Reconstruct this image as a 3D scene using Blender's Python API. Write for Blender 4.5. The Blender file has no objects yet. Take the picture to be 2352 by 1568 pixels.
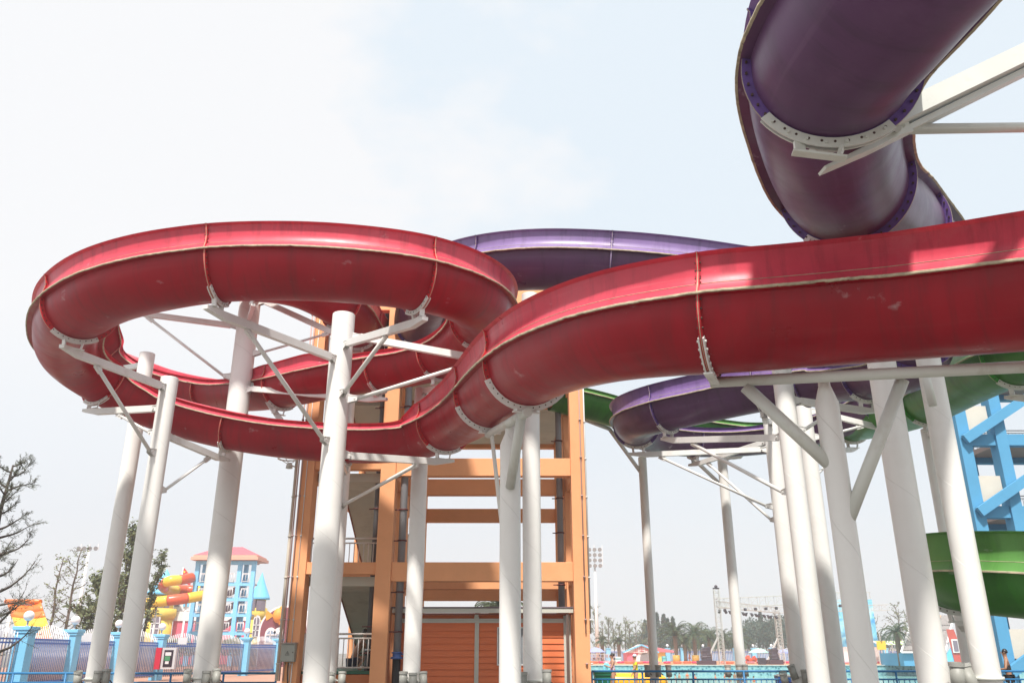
import bpy, bmesh, math, random
from mathutils import Vector, Matrix, noise
random.seed(7)
SC = bpy.context.scene
COL = SC.collection
R = math.radians

# ---------------------------------------------------------------- camera, sky, sun, exposure
PITCH = R(20.6)
CAMZ = 1.6
cam_data = bpy.data.cameras.new("camera")
cam_data.sensor_width = 36.0
cam_data.lens = 36.0 * 1902.0 / 2352.0
cam_data.clip_start = 0.1
cam_data.clip_end = 4000
cam = bpy.data.objects.new("camera", cam_data)
COL.objects.link(cam)
cam.location = (0, 0, CAMZ)
cam.rotation_euler = (R(90) + PITCH, 0, 0)
SC.camera = cam

SUN_EL, SUN_AZ = R(58), R(-7)          # azimuth measured from straight behind the camera, minus = left
sun_dir = Vector((math.sin(SUN_AZ) * math.cos(SUN_EL), -math.cos(SUN_AZ) * math.cos(SUN_EL), math.sin(SUN_EL)))
sd = bpy.data.lights.new("sun", 'SUN')
sd.energy = 4.8
sd.angle = R(3.5)
sd.color = (1.0, 0.955, 0.89)
sun = bpy.data.objects.new("sun", sd)
COL.objects.link(sun)
sun.rotation_euler = sun_dir.to_track_quat('Z', 'Y').to_euler()

world = bpy.data.worlds.new("World")
SC.world = world
world.use_nodes = True
nt = world.node_tree
nt.nodes.clear()
def wn(t, **k):
    n = nt.nodes.new(t)
    for a, b in k.items():
        setattr(n, a, b)
    return n
w_out = wn('ShaderNodeOutputWorld')
w_bg = wn('ShaderNodeBackground')
w_sky = wn('ShaderNodeTexSky', sky_type='NISHITA')
w_sky.sun_disc = False
w_sky.sun_elevation = SUN_EL
w_sky.sun_rotation = R(180) + SUN_AZ * -1
w_sky.dust_density = 4.0
w_sky.air_density = 1.2
w_tc = wn('ShaderNodeTexCoord')
w_sep = wn('ShaderNodeSeparateXYZ')
w_ramp = wn('ShaderNodeValToRGB')
el = w_ramp.color_ramp.elements
el[0].position = 0.0; el[0].color = (8.9, 9.0, 9.25, 1)
el[1].position = 1.0; el[1].color = (8.5, 9.35, 10.1, 1)
e = el.new(0.10); e.color = (8.9, 9.1, 9.45, 1)
e = el.new(0.22); e.color = (8.7, 9.2, 9.75, 1)
e = el.new(0.42); e.color = (8.45, 9.3, 10.0, 1)
w_noise = wn('ShaderNodeTexNoise'); w_noise.inputs['Scale'].default_value = 1.9
w_noise.inputs['Detail'].default_value = 6; w_noise.inputs['Roughness'].default_value = 0.55
w_map = wn('ShaderNodeMapping'); w_map.inputs['Scale'].default_value = (1, 1, 2.0)
w_map.inputs['Location'].default_value = (0.35, 0.0, 0.25)
w_cr = wn('ShaderNodeValToRGB')
w_cr.color_ramp.elements[0].position = 0.46; w_cr.color_ramp.elements[0].color = (0, 0, 0, 1)
w_cr.color_ramp.elements[1].position = 0.56; w_cr.color_ramp.elements[1].color = (1, 1, 1, 1)
w_left = wn('ShaderNodeMapRange')
w_left.inputs['From Min'].default_value = -0.10; w_left.inputs['From Max'].default_value = -0.45
w_left.inputs['To Min'].default_value = 0.0; w_left.inputs['To Max'].default_value = 0.30
w_add = wn('ShaderNodeMath', operation='ADD')
w_hz = wn('ShaderNodeMapRange')
w_hz.inputs['From Min'].default_value = 0.14; w_hz.inputs['From Max'].default_value = 0.34
w_mul = wn('ShaderNodeMath', operation='MULTIPLY')
w_mix1 = wn('ShaderNodeMix', data_type='RGBA')
w_mix1.inputs['B'].default_value = (9.95, 10.0, 10.1, 1)
w_mix2 = wn('ShaderNodeMix', data_type='RGBA'); w_mix2.inputs['Factor'].default_value = 0.90
L = nt.links.new
L(w_tc.outputs['Generated'], w_sep.inputs[0])
L(w_sep.outputs['Z'], w_ramp.inputs[0])
L(w_tc.outputs['Generated'], w_map.inputs['Vector'])
L(w_map.outputs[0], w_noise.inputs['Vector'])
L(w_sep.outputs['X'], w_left.inputs[0])
L(w_noise.outputs['Fac'], w_add.inputs[0]); L(w_left.outputs[0], w_add.inputs[1])
L(w_add.outputs[0], w_cr.inputs[0])
L(w_sep.outputs['Z'], w_hz.inputs[0])
L(w_cr.outputs[0], w_mul.inputs[0]); L(w_hz.outputs[0], w_mul.inputs[1])
L(w_mul.outputs[0], w_mix1.inputs['Factor'])
L(w_ramp.outputs[0], w_mix1.inputs['A'])
L(w_sky.outputs[0], w_mix2.inputs['A']); L(w_mix1.outputs['Result'], w_mix2.inputs['B'])
L(w_mix2.outputs['Result'], w_bg.inputs['Color'])
w_bg.inputs['Strength'].default_value = 0.083
L(w_bg.outputs[0], w_out.inputs['Surface'])
SC.view_settings.view_transform = 'Standard'
SC.view_settings.look = 'None'
SC.view_settings.exposure = 0.32
SC.view_settings.gamma = 1.0
SC.cycles.max_bounces = 6
SC.cycles.diffuse_bounces = 3
SC.cycles.glossy_bounces = 3
SC.cycles.transparent_max_bounces = 6

# ---------------------------------------------------------------- placing: photo-reading to metres
CT, ST = math.cos(PITCH), math.sin(PITCH)
def ray(x, y):
    a = (x - 1176.0) / 1902.0; t = (784.0 - y) / 1902.0
    return Vector((a, CT - t * ST, ST + t * CT))
def W(x, y, d):
    return Vector((0, 0, CAMZ)) + ray(x, y) * d
def WY(x, y, Y):
    r = ray(x, y); return Vector((0, 0, CAMZ)) + r * (Y / r.y)
def WZ(x, y, Z):
    r = ray(x, y); return Vector((0, 0, CAMZ)) + r * ((Z - CAMZ) / r.z)

# ---------------------------------------------------------------- materials
MATS = {}
def mat(name, color, rough=0.5, metal=0.0, spec=0.5, var=0.0, vscale=3.0, bump=0.0, bscale=20.0,
        stain=None, stain_amt=0.0, stain_scale=1.5, coat=0.0, stretch=(1, 1, 1), rvar=0.0):
    if name in MATS: return MATS[name]
    m = bpy.data.materials.new(name); m.use_nodes = True
    t = m.node_tree; b = t.nodes['Principled BSDF']
    b.inputs['Base Color'].default_value = (*color, 1)
    b.inputs['Roughness'].default_value = rough
    b.inputs['Metallic'].default_value = metal
    b.inputs['Specular IOR Level'].default_value = spec
    b.inputs['Coat Weight'].default_value = coat
    b.inputs['Coat Roughness'].default_value = 0.15
    tc = t.nodes.new('ShaderNodeTexCoord')
    mp = t.nodes.new('ShaderNodeMapping'); mp.inputs['Scale'].default_value = stretch
    t.links.new(tc.outputs['Object'], mp.inputs[0])
    last = None
    if var > 0:
        n = t.nodes.new('ShaderNodeTexNoise'); n.inputs['Scale'].default_value = vscale
        n.inputs['Detail'].default_value = 5; n.inputs['Roughness'].default_value = 0.6
        t.links.new(mp.outputs[0], n.inputs['Vector'])
        mr = t.nodes.new('ShaderNodeMapRange')
        mr.inputs['From Min'].default_value = 0.25; mr.inputs['From Max'].default_value = 0.75
        mr.inputs['To Min'].default_value = 1 - var; mr.inputs['To Max'].default_value = 1 + var
        t.links.new(n.outputs['Fac'], mr.inputs[0])
        mx = t.nodes.new('ShaderNodeVectorMath'); mx.operation = 'SCALE'
        mx.inputs[0].default_value = color
        t.links.new(mr.outputs[0], mx.inputs['Scale'])
        last = mx.outputs[0]
        if rvar > 0:
            m2 = t.nodes.new('ShaderNodeMapRange')
            m2.inputs['From Min'].default_value = 0.3; m2.inputs['From Max'].default_value = 0.7
            m2.inputs['To Min'].default_value = max(0.05, rough - rvar); m2.inputs['To Max'].default_value = rough + rvar
            t.links.new(n.outputs['Fac'], m2.inputs[0]); t.links.new(m2.outputs[0], b.inputs['Roughness'])
    if stain is not None:
        n = t.nodes.new('ShaderNodeTexNoise'); n.inputs['Scale'].default_value = stain_scale
        n.inputs['Detail'].default_value = 8; n.inputs['Roughness'].default_value = 0.68
        t.links.new(mp.outputs[0], n.inputs['Vector'])
        cr = t.nodes.new('ShaderNodeMapRange')
        cr.inputs['From Min'].default_value = 0.55; cr.inputs['From Max'].default_value = 0.72
        cr.inputs['To Min'].default_value = 0; cr.inputs['To Max'].default_value = stain_amt
        t.links.new(n.outputs['Fac'], cr.inputs[0])
        mi = t.nodes.new('ShaderNodeMix'); mi.data_type = 'RGBA'
        mi.inputs['A'].default_value = (*color, 1); mi.inputs['B'].default_value = (*stain, 1)
        if last: t.links.new(last, mi.inputs['A'])
        t.links.new(cr.outputs[0], mi.inputs['Factor'])
        last = mi.outputs['Result']
    if last: t.links.new(last, b.inputs['Base Color'])
    if bump > 0:
        n = t.nodes.new('ShaderNodeTexNoise'); n.inputs['Scale'].default_value = bscale
        n.inputs['Detail'].default_value = 4
        t.links.new(mp.outputs[0], n.inputs['Vector'])
        bu = t.nodes.new('ShaderNodeBump'); bu.inputs['Strength'].default_value = bump
        bu.inputs['Distance'].default_value = 0.02
        t.links.new(n.outputs['Fac'], bu.inputs['Height']); t.links.new(bu.outputs[0], b.inputs['Normal'])
    MATS[name] = m
    return m

def gelcoat(name, color, chalk):
    m = mat(name, color, rough=0.38, spec=0.36, var=0.18, vscale=1.1, rvar=0.11, bump=0.12, bscale=3.0,
            stain=chalk, stain_amt=0.22, stain_scale=0.9)
    t = m.node_tree; b = t.nodes['Principled BSDF']; src = b.inputs['Base Color'].links[0].from_socket
    uv = t.nodes.new('ShaderNodeUVMap'); uv.uv_map = 'run'
    def layer(scale, lo, hi, col, amt, src, detail=5):
        mp = t.nodes.new('ShaderNodeMapping'); mp.inputs['Scale'].default_value = scale
        t.links.new(uv.outputs[0], mp.inputs[0])
        n = t.nodes.new('ShaderNodeTexNoise'); n.inputs['Scale'].default_value = 1.0; n.inputs['Detail'].default_value = detail
        n.inputs['Roughness'].default_value = 0.62; t.links.new(mp.outputs[0], n.inputs['Vector'])
        r_ = t.nodes.new('ShaderNodeMapRange'); r_.inputs['From Min'].default_value = lo; r_.inputs['From Max'].default_value = hi
        r_.inputs['To Max'].default_value = amt; t.links.new(n.outputs['Fac'], r_.inputs[0])
        mi = t.nodes.new('ShaderNodeMix'); mi.data_type = 'RGBA'; mi.inputs['B'].default_value = (*col, 1)
        t.links.new(src, mi.inputs['A']); t.links.new(r_.outputs[0], mi.inputs['Factor']); return mi.outputs['Result']
    dark = tuple(c * 0.45 + 0.008 for c in color)
    src = layer((7.0, 0.9, 1), 0.50, 0.74, dark, 0.6, src)          # run-off streaks round the hull
    src = layer((0.35, 7.0, 1), 0.56, 0.74, chalk, 0.28, src)        # long scuffs along the slide
    src = layer((1.6, 2.2, 1), 0.64, 0.72, tuple(c * .5 + .38 for c in chalk), 0.55, src, 9)   # chipped pale patches
    t.links.new(src, b.inputs['Base Color'])
    return m
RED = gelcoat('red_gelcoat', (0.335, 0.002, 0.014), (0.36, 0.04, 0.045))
RED_P = gelcoat('red_gelcoat_sky_sheen', (0.60, 0.055, 0.09), (0.66, 0.28, 0.30))  # sky sheen on the red side panels, put into a pinker base colour
PURPLE_P = gelcoat('purple_gelcoat_sun_sheen', (0.23, 0.15, 0.34), (0.36, 0.27, 0.42))  # glare of hazy sun on the overhead slide's panels, painted as paler purple
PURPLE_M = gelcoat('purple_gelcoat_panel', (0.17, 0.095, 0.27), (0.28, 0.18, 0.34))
GREEN_P = gelcoat('pale_green_gelcoat', (0.10, 0.27, 0.06), (0.2, 0.32, 0.13))  # paler green than the hull, for the side panels
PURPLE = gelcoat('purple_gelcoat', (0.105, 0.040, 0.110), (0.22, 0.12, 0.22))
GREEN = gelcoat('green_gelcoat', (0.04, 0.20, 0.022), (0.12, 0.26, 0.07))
RED_F = mat('red_flange', (0.56, 0.02, 0.03), rough=0.5, var=0.2, vscale=6)
PURPLE_F = mat('purple_flange', (0.12, 0.06, 0.25), rough=0.5, var=0.2, vscale=6)
GREEN_F = mat('green_flange', (0.05, 0.32, 0.04), rough=0.5, var=0.2, vscale=6)
EDGE = mat('raw_fibreglass_edge', (0.50, 0.43, 0.30), rough=0.85, var=0.35, vscale=9, stain=(0.16, 0.13, 0.09), stain_amt=0.8, stain_scale=5)
BOLT = mat('dull_bolt', (0.10, 0.06, 0.05), rough=0.5, metal=0.6)
STEEL = mat('white_painted_steel', (0.79, 0.78, 0.75), rough=0.38, var=0.05, vscale=2.5, stain=(0.50, 0.38, 0.26), stain_amt=0.35, stain_scale=2.2, bump=0.05)
STEEL_G = mat('grey_white_painted_steel', (0.66, 0.67, 0.62), rough=0.42, var=0.06, vscale=2.5, stain=(0.42, 0.36, 0.26), stain_amt=0.4, stain_scale=3)

def column_mat():
    m = mat('spiral_welded_white_paint', (0.82, 0.805, 0.77), rough=0.40, var=0.045, vscale=0.9, rvar=0.08,
            stain=(0.60, 0.55, 0.45), stain_amt=0.25, stain_scale=0.8)
    t = m.node_tree; b = t.nodes['Principled BSDF']
    src = b.inputs['Base Color'].links[0].from_socket
    tc = t.nodes.new('ShaderNodeTexCoord'); sp = t.nodes.new('ShaderNodeSeparateXYZ')
    t.links.new(tc.outputs['Object'], sp.inputs[0])
    at = t.nodes.new('ShaderNodeMath'); at.operation = 'ARCTAN2'
    t.links.new(sp.outputs['Y'], at.inputs[0]); t.links.new(sp.outputs['X'], at.inputs[1])
    dv = t.nodes.new('ShaderNodeMath'); dv.operation = 'DIVIDE'; dv.inputs[1].default_value = 2 * math.pi
    t.links.new(at.outputs[0], dv.inputs[0])
    zz = t.nodes.new('ShaderNodeMath'); zz.operation = 'MULTIPLY_ADD'; zz.inputs[1].default_value = 0.85
    t.links.new(sp.outputs['Z'], zz.inputs[0]); t.links.new(dv.outputs[0], zz.inputs[2])
    fr = t.nodes.new('ShaderNodeMath'); fr.operation = 'FRACT'; t.links.new(zz.outputs[0], fr.inputs[0])
    pk = t.nodes.new('ShaderNodeMapRange')
    pk.inputs['From Min'].default_value = 0.0; pk.inputs['From Max'].default_value = 0.018
    pk.inputs['To Min'].default_value = 1.0; pk.inputs['To Max'].default_value = 0.0
    t.links.new(fr.outputs[0], pk.inputs[0])
    mi = t.nodes.new('ShaderNodeMix'); mi.data_type = 'RGBA'
    t.links.new(src, mi.inputs['A']); mi.inputs['B'].default_value = (0.52, 0.50, 0.46, 1)
    mu = t.nodes.new('ShaderNodeMath'); mu.operation = 'MULTIPLY'; mu.inputs[1].default_value = 0.55
    t.links.new(pk.outputs[0], mu.inputs[0]); t.links.new(mu.outputs[0], mi.inputs['Factor'])
    t.links.new(mi.outputs['Result'], b.inputs['Base Color'])
    bu = t.nodes.new('ShaderNodeBump'); bu.inputs['Strength'].default_value = 0.5; bu.inputs['Distance'].default_value = 0.01
    t.links.new(pk.outputs[0], bu.inputs['Height']); t.links.new(bu.outputs[0], b.inputs['Normal'])
    return m
POLE = column_mat()

# ---------------------------------------------------------------- object helpers
def empty(name, loc=(0, 0, 0), label=None, cat=None, group=None, rz=0.0):
    o = bpy.data.objects.new(name, None); COL.objects.link(o)
    o.location = loc; o.rotation_euler = (0, 0, rz); o.empty_display_size = 0.2
    tag(o, label, cat, group)
    return o
def tag(o, label=None, cat=None, group=None, kind=None):
    if label: o['label'] = label
    if cat: o['category'] = cat
    if group: o['group'] = group
    if kind: o['kind'] = kind
    return o

class MB:
    """collects world-space geometry, then links it as ONE mesh object"""
    def __init__(self):
        self.bm = bmesh.new(); self.mi = 0
    def face(self, vs, smooth=False):
        try:
            f = self.bm.faces.new(vs); f.material_index = self.mi; f.smooth = smooth
            return f
        except ValueError:
            return None
    def poly(self, pts):
        return self.face([self.bm.verts.new(p) for p in pts])
    def box(self, c, s, rot=None, bev=0.0):
        c = Vector(c); hx, hy, hz = s[0] / 2, s[1] / 2, s[2] / 2
        vs = []
        for x, y, z in ((-1, -1, -1), (1, -1, -1), (1, 1, -1), (-1, 1, -1), (-1, -1, 1), (1, -1, 1), (1, 1, 1), (-1, 1, 1)):
            v = Vector((x * hx, y * hy, z * hz))
            if rot is not None: v = rot @ v
            vs.append(self.bm.verts.new(v + c))
        fs = [self.face([vs[i] for i in q]) for q in ((0, 3, 2, 1), (4, 5, 6, 7), (0, 1, 5, 4), (1, 2, 6, 5), (2, 3, 7, 6), (3, 0, 4, 7))]
        if bev > 0:
            es = set(e for f in fs for e in f.edges)
            bmesh.ops.bevel(self.bm, geom=list(es), offset=bev, segments=2, affect='EDGES', profile=0.5)
        return self
    def span(self, a, b):
        a = Vector(a); b = Vector(b)
        return self.box((a + b) / 2, [abs(b[i] - a[i]) for i in range(3)])
    def beam(self, p, q, w, h, taper=1.0):
        """rectangular bar from p to q; h measured in the vertical plane; taper shrinks h at p"""
        p = Vector(p); q = Vector(q); d = (q - p).normalized()
        s = d.cross(Vector((0, 0, 1)))
        if s.length < 1e-4: s = Vector((1, 0, 0))
        s.normalize(); u = s.cross(d)
        def ring(c, hh, dz=0):
            return [self.bm.verts.new(c + s * (w / 2 * a) + u * (hh / 2 * b + dz)) for a, b in ((-1, -1), (1, -1), (1, 1), (-1, 1))]
        rings = []
        if taper < 1.0:
            Ld = (q - p).length
            k = min(0.5, 0.2 * Ld)
            rings.append(ring(p, h * taper, h * (1 - taper) / 2)); rings.append(ring(p + d * k, h))
        else:
            rings.append(ring(p, h))
        rings.append(ring(q, h))
        for r0, r1 in zip(rings, rings[1:]):
            for i in range(4):
                self.face([r0[i], r0[(i + 1) % 4], r1[(i + 1) % 4], r1[i]])
        self.face(rings[0][::-1]); self.face(rings[-1])
        return self
    def tube(self, pts, rad, n=12, cap=True, smooth=True):
        pts = [Vector(p) for p in pts]
        rads = rad if isinstance(rad, (list, tuple)) else [rad] * len(pts)
        prev = None; rings = []
        for i, p in enumerate(pts):
            t = (pts[min(i + 1, len(pts) - 1)] - pts[max(i - 1, 0)]).normalized()
            ref = prev if prev is not None else (Vector((0, 0, 1)) if abs(t.z) < 0.9 else Vector((1, 0, 0)))
            a = ref - t * ref.dot(t)
            if a.length < 1e-5: a = t.orthogonal()
            a.normalize(); b = t.cross(a); prev = a
            rings.append([self.bm.verts.new(p + (a * math.cos(2 * math.pi * k / n) + b * math.sin(2 * math.pi * k / n)) * rads[i]) for k in range(n)])
        for r0, r1 in zip(rings, rings[1:]):
            for k in range(n):
                self.face([r0[k], r0[(k + 1) % n], r1[(k + 1) % n], r1[k]], smooth)
        if cap:
            self.face(rings[0][::-1]); self.face(rings[-1])
        return self
    def lathe(self, prof, c=(0, 0, 0), n=24, smooth=True, a0=0, a1=2 * math.pi):
        c = Vector(c); full = abs(a1 - a0 - 2 * math.pi) < 1e-6
        m = n if full else n + 1
        rings = []
        for r, z in prof:
            rings.append([self.bm.verts.new(c + Vector((r * math.cos(a0 + (a1 - a0) * k / n), r * math.sin(a0 + (a1 - a0) * k / n), z))) for k in range(m)])
        for r0, r1 in zip(rings, rings[1:]):
            for k in range(n):
                k2 = (k + 1) % m
                self.face([r0[k], r0[k2], r1[k2], r1[k]], smooth)
        if full:
            if prof[0][0] > 1e-4: self.face(rings[0][::-1])
            if prof[-1][0] > 1e-4: self.face(rings[-1])
        return self
    def ball(self, c, r, n=12, sz=1.0):
        k = max(4, n // 2)
        prof = [(max(1e-5, r * math.sin(math.pi * i / k)), -r * sz * math.cos(math.pi * i / k)) for i in range(k + 1)]
        return self.lathe(prof, c, n)
    def build(self, name, m, parent=None, label=None, cat=None, group=None, kind=None, origin=None, doubles=True, recalc=True):
        me = bpy.data.meshes.new(name)
        if doubles: bmesh.ops.remove_doubles(self.bm, verts=self.bm.verts, dist=1e-5)
        if recalc: bmesh.ops.recalc_face_normals(self.bm, faces=self.bm.faces)
        base = Vector((0, 0, 0))
        if parent is not None:
            p = parent
            base = world_of(p)
        if origin is not None: base = Vector(origin)
        off = base.copy()
        rot = 0.0
        bmesh.ops.translate(self.bm, vec=-off, verts=self.bm.verts)
        self.bm.to_mesh(me); self.bm.free()
        o = bpy.data.objects.new(name, me); COL.objects.link(o)
        for mm in (m if isinstance(m, (list, tuple)) else [m]): me.materials.append(mm)
        if parent is not None:
            o.parent = parent
            o.location = off - world_of(parent)
        else:
            o.location = off
        tag(o, label, cat, group, kind)
        return o
def world_of(o):
    v = Vector((0, 0, 0))
    while o is not None:
        v += o.location; o = o.parent
    return v
def copy_tree(o, parent=None):
    c = o.copy(); COL.objects.link(c); c.parent = parent
    for ch in [x for x in o.children]:
        copy_tree(ch, c)
    return c
# ================================================================ the open flumes
TR = 0.65            # trough radius
def uv_rings(mbd, rings, svals, closed=True):
    uvl = mbd.bm.loops.layers.uv.new('run')
    pos = {}
    for r, sv in zip(rings, svals):
        t = 0.0; prev = None
        for v in r:
            if prev is not None: t += (v.co - prev).length
            prev = v.co.copy(); pos[v] = (sv, t)
    for f in mbd.bm.faces:
        for l in f.loops:
            if l.vert in pos: l[uvl].uv = pos[l.vert]
class Path:
    """smooth path through knots (x, y, d, wall height left, wall height right, joint?)"""
    def __init__(self, knots, step=0.11):
        P = [W(k[0], k[1], k[2]) for k in knots]
        n = len(P)
        pts = []; hl = []; hr = []; kn = []; bk = []
        bank = lambda k: R(k[6]) if len(k) > 6 else 0.0
        for i in range(n - 1):
            p0 = P[i - 1] if i > 0 else P[0] * 2 - P[1]
            p3 = P[i + 2] if i + 2 < n else P[-1] * 2 - P[-2]
            p1, p2 = P[i], P[i + 1]
            # centripetal Catmull-Rom
            t0 = 0.0; t1 = t0 + max(1e-4, (p1 - p0).length) ** 0.5; t2 = t1 + (p2 - p1).length ** 0.5; t3 = t2 + max(1e-4, (p3 - p2).length) ** 0.5
            m = 24
            kn.append(len(pts))
            for j in range(m):
                t = t1 + (t2 - t1) * j / m
                a1 = p0 * ((t1 - t) / (t1 - t0)) + p1 * ((t - t0) / (t1 - t0))
                a2 = p1 * ((t2 - t) / (t2 - t1)) + p2 * ((t - t1) / (t2 - t1))
                a3 = p2 * ((t3 - t) / (t3 - t2)) + p3 * ((t - t2) / (t3 - t2))
                b1 = a1 * ((t2 - t) / (t2 - t0)) + a2 * ((t - t0) / (t2 - t0))
                b2 = a2 * ((t3 - t) / (t3 - t1)) + a3 * ((t - t1) / (t3 - t1))
                c = b1 * ((t2 - t) / (t2 - t1)) + b2 * ((t - t1) / (t2 - t1))
                s = j / m; s = s * s * (3 - 2 * s)
                pts.append(c)
                hl.append(knots[i][3] + (knots[i + 1][3] - knots[i][3]) * s)
                hr.append(knots[i][4] + (knots[i + 1][4] - knots[i][4]) * s)
                bk.append(bank(knots[i]) + (bank(knots[i + 1]) - bank(knots[i])) * s)
        kn.append(len(pts)); pts.append(P[-1]); hl.append(knots[-1][3]); hr.append(knots[-1][4]); bk.append(bank(knots[-1]))
        # light smoothing of the raw polyline
        for _ in range(10):
            q = pts[:]
            for i in range(1, len(pts) - 1):
                q[i] = (pts[i - 1] + pts[i] * 2 + pts[i + 1]) / 4
            pts = q
        self.pts, self.hl, self.hr, self.kn = pts, hl, hr, kn
        self.joints = [kn[i] for i, k in enumerate(knots) if len(k) > 5 and k[5]]
        n = len(pts)
        self.arc = [0.0]
        for i in range(1, n): self.arc.append(self.arc[-1] + (pts[i] - pts[i - 1]).length)
        self.T = []; self.S = []; self.N = []
        for i in range(n):
            t = (pts[min(i + 3, n - 1)] - pts[max(i - 3, 0)]).normalized()
            s = t.cross(Vector((0, 0, 1))).normalized()
            nn = s.cross(t); cb, sb = math.cos(bk[i]), math.sin(bk[i])
            self.T.append(t); self.S.append(s * cb + nn * sb); self.N.append(nn * cb - s * sb)
    def at(self, i, a, b):
        return self.pts[i] + self.S[i] * a + self.N[i] * b

def wall_prof(h, g):
    """profile of one side above the flange; g = +1 right side, -1 left. Thin side when h is small."""
    r = TR
    if h < 0.2:
        return [(g * (r + 0.105), 0.012), (g * (r + 0.03), 0.075), (g * (r - 0.005), 0.135), (g * (r + 0.03), 0.165 + 0 * h), (g * (r + 0.075), 0.165)]
    k = h
    return [(g * (r + 0.105), 0.012), (g * (r + 0.015), 0.13), (g * (r - 0.005), 0.13 + (k - 0.13) * 0.4),
            (g * (r + 0.035), k * 0.945), (g * (r + 0.10), k)]
def lerp_prof(h, g):
    lo = wall_prof(0.0, g); hi = wall_prof(0.475, g)
    t = max(0.0, min(1.45, h / 0.52))
    return [(a[0] + (b[0] - a[0]) * t, a[1] + (b[1] - a[1]) * t) for a, b in zip(lo, hi)]

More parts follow.
